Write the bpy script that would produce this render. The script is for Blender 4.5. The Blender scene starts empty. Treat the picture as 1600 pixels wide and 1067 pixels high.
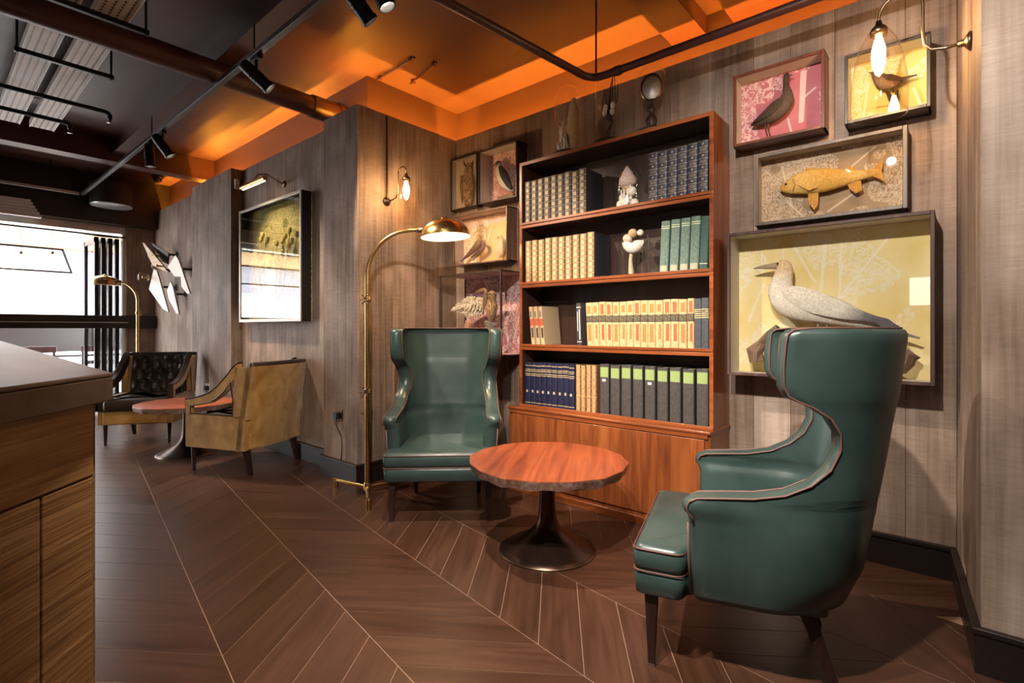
import bpy, math, random
from mathutils import Vector, Matrix, noise
PI = math.pi
random.seed(7)
S = bpy.context.scene
COL = S.collection

# ---------------------------------------------------------------- camera
CF, CYAW, CH, HZ = 800.0, math.atan(688 / 800), 1.16, 513.0     # focal length in px of a 1600 px frame
cam_d = bpy.data.cameras.new('camera'); cam = bpy.data.objects.new('camera', cam_d); COL.objects.link(cam)
cam_d.sensor_width = 36.0; cam_d.lens = CF / 1600 * 36.0
cam_d.shift_y = -(533.5 - HZ) / 1600
cam.location = (0, 0, CH); cam.rotation_euler = (PI / 2, 0, CYAW)
cam_d.clip_start = 0.02
S.camera = cam

# ---------------------------------------------------------------- world and exposure
w = bpy.data.worlds.new('sky'); S.world = w; w.use_nodes = True
bg = w.node_tree.nodes['Background']
bg.inputs[0].default_value = (0.93, 0.96, 1.0, 1); bg.inputs[1].default_value = 9.0
S.view_settings.view_transform = 'Standard'; S.view_settings.look = 'None'
S.view_settings.gamma = 1; S.view_settings.use_curve_mapping = False
S.view_settings.exposure = 0.75

# light levels (watts) used by the lamp builders further down
SPOT_W = 75.0
LED_E = 430.0
BULB_W = 7.0

# ---------------------------------------------------------------- pixel helpers (1600 x 1067 frame)
FW = (-math.sin(CYAW), math.cos(CYAW)); RT = (math.cos(CYAW), math.sin(CYAW))
def ray(px, py):
    r = (px - 800) / CF
    return Vector((FW[0] + RT[0] * r, FW[1] + RT[1] * r, (HZ - py) / CF))
def at_y(px, py, Y):
    d = ray(px, py); t = Y / d.y; return Vector((d.x * t, d.y * t, CH + d.z * t))
def at_x(px, py, X):
    d = ray(px, py); t = X / d.x; return Vector((d.x * t, d.y * t, CH + d.z * t))
def at_z(px, py, Z=0.0):
    d = ray(px, py); t = (Z - CH) / d.z; return Vector((d.x * t, d.y * t, Z))
def to_px(x, y, z):
    zz = FW[0] * x + FW[1] * y; l = RT[0] * x + RT[1] * y
    if zz < 0.05: return None
    return 800 + CF * l / zz, HZ - CF * (z - CH) / zz

# ---------------------------------------------------------------- mesh helper
class MB:
    def __init__(s): s.v = []; s.f = []; s.c = {}; s.uv = {}
    def add(s, vs, fs, col=None):
        o = len(s.v); s.v += [tuple(p) for p in vs]; s.f += [tuple(i + o for i in q) for q in fs]
        if col is not None:
            for i in range(len(vs)): s.c[o + i] = col[i] if isinstance(col, list) else col
        return o
    def box(s, x0, x1, y0, y1, z0, z1, col=None):
        vs = [(x, y, z) for z in (z0, z1) for y in (y0, y1) for x in (x0, x1)]
        s.add(vs, [(0, 2, 3, 1), (4, 5, 7, 6), (0, 1, 5, 4), (2, 6, 7, 3), (0, 4, 6, 2), (1, 3, 7, 5)], col); return s
    def bar(s, a, b, w, h, up=(0, 0, 1), col=None):      # box section along a line
        a = Vector(a); b = Vector(b); d = (b - a).normalized(); u = Vector(up)
        sd = d.cross(u)
        if sd.length < 1e-4: sd = d.cross(Vector((1, 0, 0)))
        sd.normalize(); u = sd.cross(d)
        vs = [p + sd * i * w / 2 + u * j * h / 2 for p in (a, b) for i, j in ((-1, -1), (1, -1), (1, 1), (-1, 1))]
        s.add(vs, [(3, 2, 1, 0), (4, 5, 6, 7), (0, 1, 5, 4), (1, 2, 6, 5), (2, 3, 7, 6), (3, 0, 4, 7)], col); return s
    def tube(s, pts, r, n=10, cap=True, col=None, ref0=None):
        pts = [Vector(p) for p in pts]; m = len(pts)
        rs = r if isinstance(r, (list, tuple)) else [r] * m
        ref = Vector(ref0) if ref0 else None; rings = []
        for i, p in enumerate(pts):
            d = (pts[min(i + 1, m - 1)] - pts[max(i - 1, 0)])
            if d.length < 1e-9: d = Vector((0, 0, 1))
            d.normalize()
            if ref is None:
                ref = d.cross(Vector((0, 0, 1)))
                if ref.length < 1e-3: ref = d.cross(Vector((0, 1, 0)))
                if ref.length < 1e-3: ref = Vector((1, 0, 0))
            ref = (ref - d * ref.dot(d))
            if ref.length < 1e-6: ref = d.orthogonal()
            ref.normalize(); b = d.cross(ref)
            rr = rs[i]; ra, rb = (rr if isinstance(rr, tuple) else (rr, rr))
            rings.append([p + ref * math.cos(2 * PI * k / n) * ra + b * math.sin(2 * PI * k / n) * rb for k in range(n)])
        return s.loft(rings, cap, col)
    def loft(s, rings, cap=True, col=None, closed=False):
        n = len(rings[0]); vs = [p for q in rings for p in q]; fs = []
        m = len(rings)
        for i in range(m if closed else m - 1):
            for k in range(n):
                a = i * n + k; b = i * n + (k + 1) % n; j = (i + 1) % m
                fs.append((a, b, j * n + (k + 1) % n, j * n + k))
        if cap and not closed:
            fs.append(tuple(range(n - 1, -1, -1))); fs.append(tuple((m - 1) * n + k for k in range(n)))
        if isinstance(col, list): col = [c for c in col for _ in range(n)]
        s.add(vs, fs, col); return s
    def lathe(s, prof, n=32, c=(0, 0, 0), cap=True, col=None, wob=None):
        rings = [[(c[0] + r * math.cos(2 * PI * k / n) * (wob(k / n) if wob else 1), c[1] + r * math.sin(2 * PI * k / n) * (wob(k / n) if wob else 1), c[2] + z) for k in range(n)] for r, z in prof]
        return s.loft(rings, cap, col)
    def prism(s, poly, z0, z1, col=None):
        n = len(poly); vs = [(x, y, z0) for x, y in poly] + [(x, y, z1) for x, y in poly]
        s.add(vs, [tuple(range(n - 1, -1, -1)), tuple(range(n, 2 * n))] + [(i, (i + 1) % n, n + (i + 1) % n, n + i) for i in range(n)], col); return s
    def slab(s, poly3, d, col=None):                      # planar polygon in space given a thickness vector
        d = Vector(d); n = len(poly3); vs = [Vector(p) for p in poly3]; vs += [p + d for p in vs]
        s.add(vs, [tuple(range(n - 1, -1, -1)), tuple(range(n, 2 * n))] + [(i, (i + 1) % n, n + (i + 1) % n, n + i) for i in range(n)], col); return s
    def ball(s, c, r, n=12, m=8, col=None):
        r = r if isinstance(r, (tuple, list)) else (r, r, r)
        rings = [[(c[0] + r[0] * math.sin(PI * (i + .02) / (m + .04)) * math.cos(2 * PI * k / n), c[1] + r[1] * math.sin(PI * (i + .02) / (m + .04)) * math.sin(2 * PI * k / n), c[2] - r[2] * math.cos(PI * (i + .02) / (m + .04))) for k in range(n)] for i in range(m + 1)]
        return s.loft(rings, True, col)
    def xf(s, M, start=0):
        for i in range(start, len(s.v)): s.v[i] = tuple(M @ Vector(s.v[i]))
        return s
    def mesh(s, name, m, smooth=False):
        me = bpy.data.meshes.new(name); me.from_pydata(s.v, [], s.f); me.update()
        bm_fix(me)
        if m is not None: me.materials.append(m)
        if s.c:
            at = me.attributes.new('Col', 'FLOAT_COLOR', 'POINT')
            for i in range(len(s.v)):
                c = s.c.get(i, (1, 1, 1)); at.data[i].color = (c[0], c[1], c[2], 1)
        if smooth: me.polygons.foreach_set('use_smooth', [True] * len(me.polygons))
        return me
    def build(s, name, m, parent=None, smooth=False, bevel=0, seg=2, sub=0, auto=None):
        me = s.mesh(name, m, smooth or bevel > 0 or sub > 0)
        return link(name, me, parent, bevel, seg, sub, auto)
import bmesh
def bm_fix(me):
    b = bmesh.new(); b.from_mesh(me); bmesh.ops.recalc_face_normals(b, faces=b.faces); b.to_mesh(me); b.free()
def link(name, me, parent=None, bevel=0, seg=2, sub=0, auto=None):
    o = bpy.data.objects.new(name, me); COL.objects.link(o)
    if parent is not None: o.parent = parent
    if auto:
        for p in me.polygons: p.use_smooth = True
        me.set_sharp_from_angle(angle=math.radians(auto))
    if bevel > 0:
        b = o.modifiers.new('bevel', 'BEVEL'); b.width = bevel; b.segments = seg; b.limit_method = 'ANGLE'; b.angle_limit = math.radians(35); b.harden_normals = True
    if sub > 0:
        q = o.modifiers.new('sub', 'SUBSURF'); q.levels = sub; q.render_levels = sub
    return o
def tag(o, label=None, cat=None, group=None, kind=None):
    if label: o['label'] = label
    if cat: o['category'] = cat
    if group: o['group'] = group
    if kind: o['kind'] = kind
    return o
def thing(name, label, cat, loc=(0, 0, 0), rz=0.0, group=None):
    o = bpy.data.objects.new(name, None); COL.objects.link(o); o.empty_display_size = .05
    o.location = loc; o.rotation_euler = (0, 0, rz); return tag(o, label, cat, group)
def struct(o): o['kind'] = 'structure'; return o
def kids(o): return [c for c in COL.objects if c.parent is o]
def dup(root, loc=None, rz=None, label=None, group=None, parent=None):
    ch = list(root.children)
    r = root.copy(); COL.objects.link(r); r.parent = parent
    if loc is not None: r.location = loc
    if rz is not None: r.rotation_euler = (0, 0, rz)
    if label: r['label'] = label
    if group: r['group'] = group
    for c in ch: dup(c, parent=r)
    return r
def aim(d): return Vector(d).to_track_quat('-Z', 'Y').to_euler()

# ---------------------------------------------------------------- node expressions
class Ex:
    def __init__(s, nt, k): s.nt = nt; s.k = k
    def op(s, o, b=None, c=None):
        n = s.nt.nodes.new('ShaderNodeMath'); n.operation = o
        for i, q in enumerate((s, b, c)):
            if q is None: continue
            if isinstance(q, Ex): s.nt.links.new(q.k, n.inputs[i])
            else: n.inputs[i].default_value = q
        return Ex(s.nt, n.outputs[0])
    def __add__(s, b): return s.op('ADD', b)
    __radd__ = __add__
    def __sub__(s, b): return s.op('SUBTRACT', b)
    def __rsub__(s, b): return (s * -1) + b
    def __mul__(s, b): return s.op('MULTIPLY', b)
    __rmul__ = __mul__
    def __truediv__(s, b): return s.op('DIVIDE', b)
    def lt(s, b): return s.op('LESS_THAN', b)
    def gt(s, b): return s.op('GREATER_THAN', b)
    def mn(s, b): return s.op('MINIMUM', b)
    def mx(s, b): return s.op('MAXIMUM', b)
    def abs(s): return s.op('ABSOLUTE')
    def fr(s): return s.op('FRACT')
    def fl(s): return s.op('FLOOR')
    def sqrt(s): return s.op('SQRT')
    def sin(s): return s.op('SINE')
    def clamp(s): return s.mn(1.0).mx(0.0)
    def pw(s, b): return s.op('POWER', b)
    def step(s, a, b): return ((s - a) / (b - a)).clamp()
class MT:
    def __init__(s, name, rough=.5, color=(.8, .8, .8), metal=0, spec=.5, coat=0, emit=None, estr=0):
        s.m = bpy.data.materials.new(name); s.m.use_nodes = True; s.nt = s.m.node_tree
        s.b = s.nt.nodes['Principled BSDF']; s.out = s.nt.nodes['Material Output']
        s.b.inputs['Roughness'].default_value = rough; s.b.inputs['Metallic'].default_value = metal
        s.b.inputs['Specular IOR Level'].default_value = spec; s.b.inputs['Coat Weight'].default_value = coat
        s.b.inputs['Base Color'].default_value = (*color, 1)
        if emit: s.b.inputs['Emission Color'].default_value = (*emit, 1); s.b.inputs['Emission Strength'].default_value = estr
    def co(s, kind='Object'):
        n = s.nt.nodes.new('ShaderNodeTexCoord'); x = s.nt.nodes.new('ShaderNodeSeparateXYZ'); s.nt.links.new(n.outputs[kind], x.inputs[0])
        return [Ex(s.nt, o) for o in x.outputs]
    def rnd(s): n = s.nt.nodes.new('ShaderNodeObjectInfo'); return Ex(s.nt, n.outputs['Random'])
    def attr(s, nm, out='Fac'): n = s.nt.nodes.new('ShaderNodeAttribute'); n.attribute_name = nm; return Ex(s.nt, n.outputs[out])
    def vec(s, x, y, z):
        n = s.nt.nodes.new('ShaderNodeCombineXYZ')
        for i, q in enumerate((x, y, z)):
            if isinstance(q, Ex): s.nt.links.new(q.k, n.inputs[i])
            else: n.inputs[i].default_value = q
        return n.outputs[0]
    def noise(s, v, scale=1, det=4, rough=.55, dist=0):
        n = s.nt.nodes.new('ShaderNodeTexNoise'); n.inputs['Scale'].default_value = scale; n.inputs['Detail'].default_value = det
        n.inputs['Roughness'].default_value = rough; n.inputs['Distortion'].default_value = dist; s.nt.links.new(v, n.inputs['Vector']); return Ex(s.nt, n.outputs[0])
    def voro(s, v, scale=1, feat='F1', out='Distance'):
        n = s.nt.nodes.new('ShaderNodeTexVoronoi'); n.feature = feat; n.inputs['Scale'].default_value = scale; s.nt.links.new(v, n.inputs['Vector']); return Ex(s.nt, n.outputs[out])
    def ramp(s, x, stops):
        n = s.nt.nodes.new('ShaderNodeValToRGB'); s.nt.links.new(x.k, n.inputs[0]); e = n.color_ramp.elements
        while len(e) < len(stops): e.new(.5)
        for i, (p, c) in enumerate(stops): e[i].position = p; e[i].color = (*c, 1)
        return n.outputs[0]
    def mix(s, fac, a, b, mode='MIX'):
        n = s.nt.nodes.new('ShaderNodeMix'); n.data_type = 'RGBA'; n.blend_type = mode
        if isinstance(fac, Ex): s.nt.links.new(fac.k, n.inputs[0])
        else: n.inputs[0].default_value = fac
        for i, q in ((6, a), (7, b)):
            if isinstance(q, tuple): n.inputs[i].default_value = (*q, 1)
            elif isinstance(q, Ex): s.nt.links.new(q.k, n.inputs[i])
            else: s.nt.links.new(q, n.inputs[i])
        return n.outputs[2]
    def base(s, c): s.nt.links.new(c.k if isinstance(c, Ex) else c, s.b.inputs['Base Color']); return s
    def rgh(s, x): s.nt.links.new(x.k, s.b.inputs['Roughness']); return s
    def bump(s, x, st=.3, d=.01):
        n = s.nt.nodes.new('ShaderNodeBump'); n.inputs['Strength'].default_value = st; n.inputs['Distance'].default_value = d
        s.nt.links.new(x.k, n.inputs['Height']); s.nt.links.new(n.outputs[0], s.b.inputs['Normal']); return s
def plain(name, color, rough=.5, metal=0, spec=.5, var=.12, scale=30, coat=0):
    t = MT(name, rough, color, metal, spec, coat); x, y, z = t.co()
    n = t.noise(t.vec(x, y, z), scale, 3)
    t.base(t.ramp(n, [(.25, tuple(c * (1 - var) for c in color)), (.75, tuple(min(1, c * (1 + var)) for c in color))])); return t.m
def wood(name, dark, mid, light, axis=2, rough=.4, scale=1.0, coat=0, rnd=True, spec=.5):
    t = MT(name, rough, mid, 0, spec, coat); c = t.co(); r = t.rnd() * 37.0 if rnd else 0.0
    k = [(a + r) * (1.6 if i == axis else 22.0) * scale for i, a in enumerate(c)]
    n = t.noise(t.vec(*k), 1.0, 6, .6, .6); k2 = [(a + r) * (.5 if i == axis else 4.0) * scale for i, a in enumerate(c)]
    n2 = t.noise(t.vec(*k2), 1.0, 3)
    t.base(t.ramp(n * .65 + n2 * .35, [(.32, dark), (.5, mid), (.68, light)])); t.bump(n, .08, .004); return t.m
def emis(name, color, st):
    t = MT(name, .5, color, emit=color, estr=st); return t.m
def glassy(name, tint=(1, 1, 1), refl=.9, rough=0.02, ior=1.45, edge=1.0, haze=0.0):   # thin pane: clear with a fresnel reflection
    m = bpy.data.materials.new(name); m.use_nodes = True; nt = m.node_tree; nt.nodes.clear()
    o = nt.nodes.new('ShaderNodeOutputMaterial'); tr = nt.nodes.new('ShaderNodeBsdfTransparent'); gl = nt.nodes.new('ShaderNodeBsdfGlossy')
    tr.inputs[0].default_value = (*tint, 1); gl.inputs[0].default_value = (refl, refl, refl, 1); gl.inputs['Roughness'].default_value = rough
    lw = nt.nodes.new('ShaderNodeLayerWeight'); lw.inputs[0].default_value = .5; f0 = ((ior - 1) / (ior + 1)) ** 2
    fr = (Ex(nt, lw.outputs['Facing']).pw(5.0) * (1 - f0) + f0)
    mn = nt.nodes.new('ShaderNodeMath'); mn.operation = 'MINIMUM'; nt.links.new(fr.k, mn.inputs[0]); mn.inputs[1].default_value = edge
    mx = nt.nodes.new('ShaderNodeMixShader'); nt.links.new(mn.outputs[0], mx.inputs[0]); nt.links.new(tr.outputs[0], mx.inputs[1]); nt.links.new(gl.outputs[0], mx.inputs[2])
    last = mx
    if haze:
        df = nt.nodes.new('ShaderNodeBsdfDiffuse'); df.inputs[0].default_value = (.9, .88, .85, 1); m2 = nt.nodes.new('ShaderNodeMixShader'); k = Ex(nt, lw.outputs['Facing']).pw(4.0) * haze
        nt.links.new(k.k, m2.inputs[0]); nt.links.new(mx.outputs[0], m2.inputs[1]); nt.links.new(df.outputs[0], m2.inputs[2]); last = m2
    nt.links.new(last.outputs[0], o.inputs[0]); return m

M = {}
def mats():
    # weathered wall boards: vertical grain, fine cross-cut saw marks
    t = MT('wall_board', .62, spec=.3); x, y, z = t.co(); r = t.rnd()
    ox = x + r * 31.0; oz = z + r * 17.0
    st = t.noise(t.vec(ox * 38.0, 0.0, oz * 1.1), 1, 6, .6, .3); lo = t.noise(t.vec(ox * 5.0, 0.0, oz * .9), 1, 3)
    saw = t.noise(t.vec(ox * 5.0, 0.0, oz * 190.0), 1, 3, .7); msk = t.noise(t.vec(ox * 3.0, 1.0, oz * 2.2), 1, 2).step(.42, .62)
    s2 = t.noise(t.vec(ox * 14.0, 3.0, oz * 60.0), 1, 3, .6)
    v = st * .42 + lo * .22 + saw * msk * .28 + s2 * .14 + (r - .5) * .12
    t.base(t.ramp(v, [(.26, (.115, .074, .054)), (.42, (.245, .175, .136)), (.56, (.355, .268, .218)), (.74, (.51, .41, .345))]))
    t.bump(saw * msk + st * .5, .25, .004); M['board'] = t.m
    # dark chevron oak
    t = MT('floor_board', .3, spec=.5); u, vv, _ = t.co('UV'); r = (t.rnd() + t.attr('rnd')).fr()
    ou = u + r * 29.0; ov = vv + r * 53.0
    g = t.noise(t.vec(ou * 2.6, ov * 34.0, 0.0), 1, 5, .58, .35); l = t.noise(t.vec(ou * 1.3, ov * 7.0, 2.0), 1, 3)
    pore = t.noise(t.vec(ou * 45.0, ov * 210.0, 0.0), 1, 2)
    v = g * .55 + l * .40 + (r - .5) * .12
    c = t.ramp(v, [(.3, (.042, .017, .010)), (.48, (.074, .031, .018)), (.66, (.110, .049, .029))])
    t.base(t.mix(pore.step(.64, .74) * .28, c, (.02, .009, .007))); t.rgh(g * .08 + .25 + (r * .05)); t.bump(g * .6 + pore * .4, .035, .003); M['floor'] = t.m
    M['seam'] = plain('floor_seam', (.34, .21, .14), .6)
    M['ceil'] = plain('ceiling_paint', (.09, .042, .034), .45, var=.08, scale=3)
    M['upper'] = plain('upper_wall_paint', (.09, .042, .034), .45, var=.08, scale=3)
    M['maroon'] = plain('maroon_steel', (.065, .022, .02), .38, spec=.5, var=.1, scale=6)
    M['black'] = plain('black_paint', (.012, .010, .010), .4)
    M['darkbrown'] = plain('dark_brown_paint', (.014, .008, .007), .38)
    M['blackmetal'] = plain('black_metal', (.016, .015, .016), .35, .6)
    M['white'] = plain('white_paint', (.78, .76, .72), .5, var=.04)
    M['alu'] = plain('aluminium', (.62, .61, .60), .35, .8, var=.05)
    M['brass'] = plain('brass', (.62, .42, .17), .24, 1.0, var=.12, scale=12)
    M['brassdark'] = plain('aged_brass', (.22, .155, .10), .32, 1.0, var=.2, scale=20)
    M['chrome'] = plain('nickel', (.6, .56, .5), .18, 1.0, var=.05)
    M['cherry'] = wood('cherry_wood', (.085, .018, .006), (.20, .052, .014), (.33, .10, .03), 0, .28, 1.0, .3)
    M['cherryv'] = wood('cherry_wood_upright', (.085, .02, .007), (.20, .055, .016), (.32, .10, .03), 2, .3, 1.0, .3)
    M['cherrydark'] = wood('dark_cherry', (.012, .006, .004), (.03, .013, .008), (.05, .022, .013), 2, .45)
    M['tabletop'] = wood('table_slab', (.13, .024, .010), (.32, .070, .024), (.48, .125, .045), 0, .36, .8, .1)
    M['tableedge'] = wood('table_edge', (.07, .032, .024), (.22, .12, .09), (.42, .30, .24), 0, .35, 2.0)
    M['bronze'] = plain('bronze_base', (.075, .042, .032), .3, .85, var=.25, scale=10)
    M['leg'] = wood('dark_leg', (.012, .005, .005), (.03, .012, .010), (.05, .022, .018), 2, .3)
    t = MT('green_leather', .36, spec=.5); x, y, z = t.co(); n = t.noise(t.vec(x, y, z), 6, 4); gr = t.voro(t.vec(x, y, z), 420)
    t.base(t.ramp(n, [(.3, (.027, .050, .046)), (.7, (.044, .074, .068))])); t.rgh(n * .2 + .22); t.bump(gr, .05, .001); M['green'] = t.m
    M['piping'] = plain('rust_piping', (.14, .06, .048), .5)
    t = MT('yellow_velvet', .75, spec=.2); x, y, z = t.co(); n = t.noise(t.vec(x, y, z * .7), 7, 5, .6, .6)
    t.b.inputs['Sheen Weight'].default_value = .5
    t.base(t.ramp(n, [(.3, (.27, .115, .018)), (.55, (.46, .25, .06)), (.75, (.58, .36, .12))])); M['yellow'] = t.m
    M['brownleather'] = plain('brown_leather', (.030, .020, .013), .32, var=.3, scale=8)
    M['glass'] = glassy('clear_glass', (.97, .97, .96))
    M['caseglass'] = glassy('case_glass', (.97, .975, .97), .9, .01, 1.4)
    M['jar'] = glassy('jar_glass', (.985, .985, .98), .95, .03, 1.38)
    M['amberglass'] = glassy('warm_glass', (1.0, .94, .87), .95, .03, 1.45)
    t = MT('bar_oak', .55, spec=.35); x, y, z = t.co('Object'); n = t.noise(t.vec(x * 3.0, y * 3.0, z * 95.0), 1, 4, .6, .1); s2 = t.noise(t.vec(x * 2.5, y * 2.5, z * 20.0), 1, 3)
    t.base(t.ramp(n * .6 + s2 * .4, [(.34, (.18, .085, .030)), (.5, (.30, .155, .055)), (.66, (.46, .27, .12))])); t.bump(n, .35, .006); M['baroak'] = t.m
    M['baredge'] = None
    M['barslab'] = wood('bar_slab', (.035, .020, .013), (.062, .037, .025), (.095, .060, .042), 0, .4, 1.0, 0)
    M['baredge'] = M['barslab']
    M['led'] = emis('orange_led', (1.0, .37, .035), LED_E)
    M['bulb'] = emis('warm_filament', (1.0, .60, .25), 26.0); M['hotbulb'] = emis('hot_bulb', (1.0, .62, .28), 150.0)
    M['lampin'] = plain('white_shade_lining', (.80, .77, .70), .5, var=.03)
    t = MT('painted_creature', .7, spec=.25); a = t.nt.nodes.new('ShaderNodeAttribute'); a.attribute_name = 'Col'; x, y, z = t.co()
    n = t.noise(t.vec(x, y, z), 90, 4, .65); t.base(t.mix(.55, a.outputs['Color'], t.mix(n.step(.3, .7), (.25, .25, .25), (1., 1., 1.)), 'MULTIPLY')); t.bump(n, .3, .003); M['fur'] = t.m
    t = MT('mottled_plumage', .75, spec=.2); a = t.nt.nodes.new('ShaderNodeAttribute'); a.attribute_name = 'Col'; x, y, z = t.co()
    n = t.noise(t.vec(x, y, z), 45, 3, .6, 1.0); sp_ = t.voro(t.vec(x + n * .02, y, z + n * .02), 70).lt(.42); t.base(t.mix(sp_ * .75, t.mix(n.step(.35, .6), (.10, .06, .035), a.outputs['Color']), (.72, .64, .54))); t.bump(n, .5, .006); M['mottle'] = t.m
    t = MT('streaked_plumage', .75, spec=.2); a = t.nt.nodes.new('ShaderNodeAttribute'); a.attribute_name = 'Col'; x, y, z = t.co()
    n = t.noise(t.vec(x * 160.0, y * 160.0, z * 34.0), 1, 3, .6); t.base(t.mix(n.step(.44, .58), (.11, .06, .03), a.outputs['Color'])); t.bump(n, .4, .004); M['streak'] = t.m
    t = MT('tinted', .5, spec=.4); a = t.nt.nodes.new('ShaderNodeAttribute'); a.attribute_name = 'Col'; x, y, z = t.co()
    n = t.noise(t.vec(x, y, z), 40, 3); t.base(t.mix(.3, a.outputs['Color'], t.mix(n, (.5, .5, .5), (1., 1., 1.)), 'MULTIPLY')); M['tint'] = t.m
mats()

# ================================================================= the room
W, XL, YP, YR, XE, HP, HC, GAP = 3.11, -3.33, 2.12, 2.23, -8.68, 2.82, 3.20, .25
RC, RN = (.016, 3.11), (.074, 2.343)
POLY = [(XE, YR), (-6.80, YR), (-6.80, YP), (-5.66, YP), (-5.66, YR), (-3.81, YR), (-3.81, YP), (XL, YP), (XL, W), RC, RN, (2.60, 2.343)]
SEGN = ['recess_far', 'pier_far_return', 'pier_far', 'pier_far_side', 'recess_near', 'pier_near_return', 'pier_near', 'alcove_side', 'alcove', 'pillar_side', 'pillar_front']
def offset(poly, d):
    nrm = []
    for a, b in zip(poly, poly[1:]):
        v = Vector((b[0] - a[0], b[1] - a[1])).normalized(); nrm.append(Vector((-v.y, v.x)))
    out = []
    for i, p in enumerate(poly):
        n0 = nrm[max(i - 1, 0)]; n1 = nrm[min(i, len(nrm) - 1)]
        m = (n0 + n1); m = m / max(.2, m.dot(n0)) if m.length > 1e-6 else n0
        out.append((p[0] + m.x * d, p[1] + m.y * d))
    return out
BACK = offset(POLY, .05); MIDP = offset(POLY, .02); REAL = None
def seg_box(a, b, a2, b2, z0, z1, mb=None):
    mb = mb or MB(); return mb.prism([a, b, b2, a2], z0, z1)
for i, nm in enumerate(SEGN):
    wl = struct(seg_box(MIDP[i], MIDP[i + 1], BACK[i], BACK[i + 1], 0, HP - .004).build('wall_' + nm, M['cherrydark']))
    a = Vector(POLY[i]); b = Vector(POLY[i + 1]); L = (b - a).length; ang = math.atan2(b.y - a.y, b.x - a.x)
    rr = random.Random(40 + i); x = 0.0; trim0 = .02 if nm in ('pier_far_side', 'alcove_side') else 0; trim1 = .02 if nm in ('pier_far_return', 'pier_near_return', 'pillar_side') else 0
    x = trim0; end = L - trim1
    if nm == 'alcove_side': cuts = [.30, .22, .25, .3]
    elif nm == 'alcove': cuts = None
    else: cuts = None
    j = 0
    while x < end - .01:
        pw = (cuts[j % 4] if cuts else rr.uniform(.18, .34)); j += 1
        if end - x - pw < .08: pw = end - x
        pb = MB().box(.0006, pw - .0006, rr.uniform(0, .0012), .0195, 0, HP)
        o = pb.build('plank', M['board'], wl, bevel=.0012, seg=1)
        p = a + (b - a).normalized() * x; o.location = (p.x, p.y, 0); o.rotation_euler = (0, 0, ang); x += pw
    # skirting: deep board with a beaded cap
    d = .022; O1 = offset(POLY, -.018); O2 = offset(POLY, -.027)
    bb = seg_box(O1[i], O1[i + 1], POLY[i], POLY[i + 1], 0, .135).build('baseboard_' + nm, M['darkbrown'], None, bevel=.002); struct(bb)
    cp = seg_box(O2[i], O2[i + 1], POLY[i], POLY[i + 1], .135, .155).build('cap_moulding', M['darkbrown'], bb, bevel=.004)
RP = [(XE - .3, 2.37), (-3.58, 2.37), (-3.58, 3.36), (.27, 3.36), (.32, 2.59), (2.7, 2.59)]; RPO = offset(RP, .12)
uw = MB()
for i in range(len(RP) - 1): seg_box(RP[i], RP[i + 1], RPO[i], RPO[i + 1], 2.3, HC, uw)
struct(uw.build('wall_upper', M['upper']))
tr = MB()
for q in ((XE, -3.39, 2.285, 2.37), (-3.58, -3.385, 2.175, 3.36), (-3.385, .27, 3.165, 3.36), (.13, 2.6, 2.40, 2.59)): tr.box(q[0], q[1], q[2], q[3], 2.5, 2.56)
struct(tr.build('trough_light_stop', M['ceil']))  # unseen trough floor, added to stop the strip light falling behind the boards
STRIP = offset(POLY, .10)
LEDLAB = {'recess_far': 'above the far wall recess with the white wall ornaments', 'pier_far': 'above the pier between two wall recesses', 'recess_near': 'above the wall with the large framed case', 'pier_near': 'above the narrow pier beside the brass floor lamp', 'alcove_side': 'above the side wall carrying the glass sconce', 'alcove': 'above the bookcase wall'}
for i, nm in enumerate(SEGN):
    if nm not in LEDLAB: continue
    a = Vector(STRIP[i]); b = Vector(STRIP[i + 1]); v = (b - a).normalized() * .03
    o = MB().bar((*(a + v), 2.60), (*(b - v), 2.60), .014, .008).build('led_strip', M['led'])
    tag(o, 'orange light strip hidden ' + LEDLAB[nm], 'light strip', 'orange cove light strips')

# floor: dark oak chevron boards over a slab
X0, X1, Y0 = XE, 2.60, -3.20
fl = struct(MB().box(X0 - .1, X1, Y0, 3.4, -.10, -.0012).build('floor', M['seam']))
FA = math.radians(-9.1); FD = Vector((math.cos(FA), math.sin(FA))); FN = Vector((-FD.y, FD.x)); CW, BP = .45, .225
n0 = .387                                                   # a spine passes here
def board_mesh(s, nm):
    g = .0019; me = MB(); q = [(0 + g, 0 + g), (BP - g, 0 + g), (BP - g + s * (CW - 2 * g), CW - g), (g + s * (CW - 2 * g), CW - g)]
    me.prism(q, -.016, 0.0); m = me.mesh(nm, M['floor']); uvl = m.uv_layers.new(name='UVMap'); k = math.sqrt(.5)
    for lp in m.loops:
        x, y, z = m.vertices[lp.vertex_index].co; uvl.data[lp.index].uv = (x * s * k + y * k, x * k - y * s * k)
    return m
bms = {1: board_mesh(1, 'plank'), -1: board_mesh(-1, 'plank')}
cand = []
for ci in range(-9, 9):
    s = 1 if (ci % 2) else -1
    nb = n0 + ci * CW
    for k in range(-18, 50):
        al = -k * BP * 1.0 + 2.0
        p = FD * al + FN * nb; c = p + FD * (BP / 2 + s * CW / 2) + FN * CW / 2
        if not (X0 - .05 < c.x < X1 + .1 and Y0 < c.y < 3.25): continue
        if c.y > 2.4 and (c.x < -3.55 or c.x > .25): continue
        q = to_px(c.x, c.y, 0); vis = q is not None and -40 < q[0] < 1640 and 500 < q[1] < 1130
        hid = (c.x < -1.1 and c.y < .15) or (c.x > -1.2 and c.y < -.1 )
        dist = (c.x ** 2 + c.y ** 2) ** .5
        cand.append((0 if vis and not hid else 1, dist, p, s))
cand.sort(key=lambda t: (t[0], t[1]))
rest = MB(); rest_r = []; rest_uv = []
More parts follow.
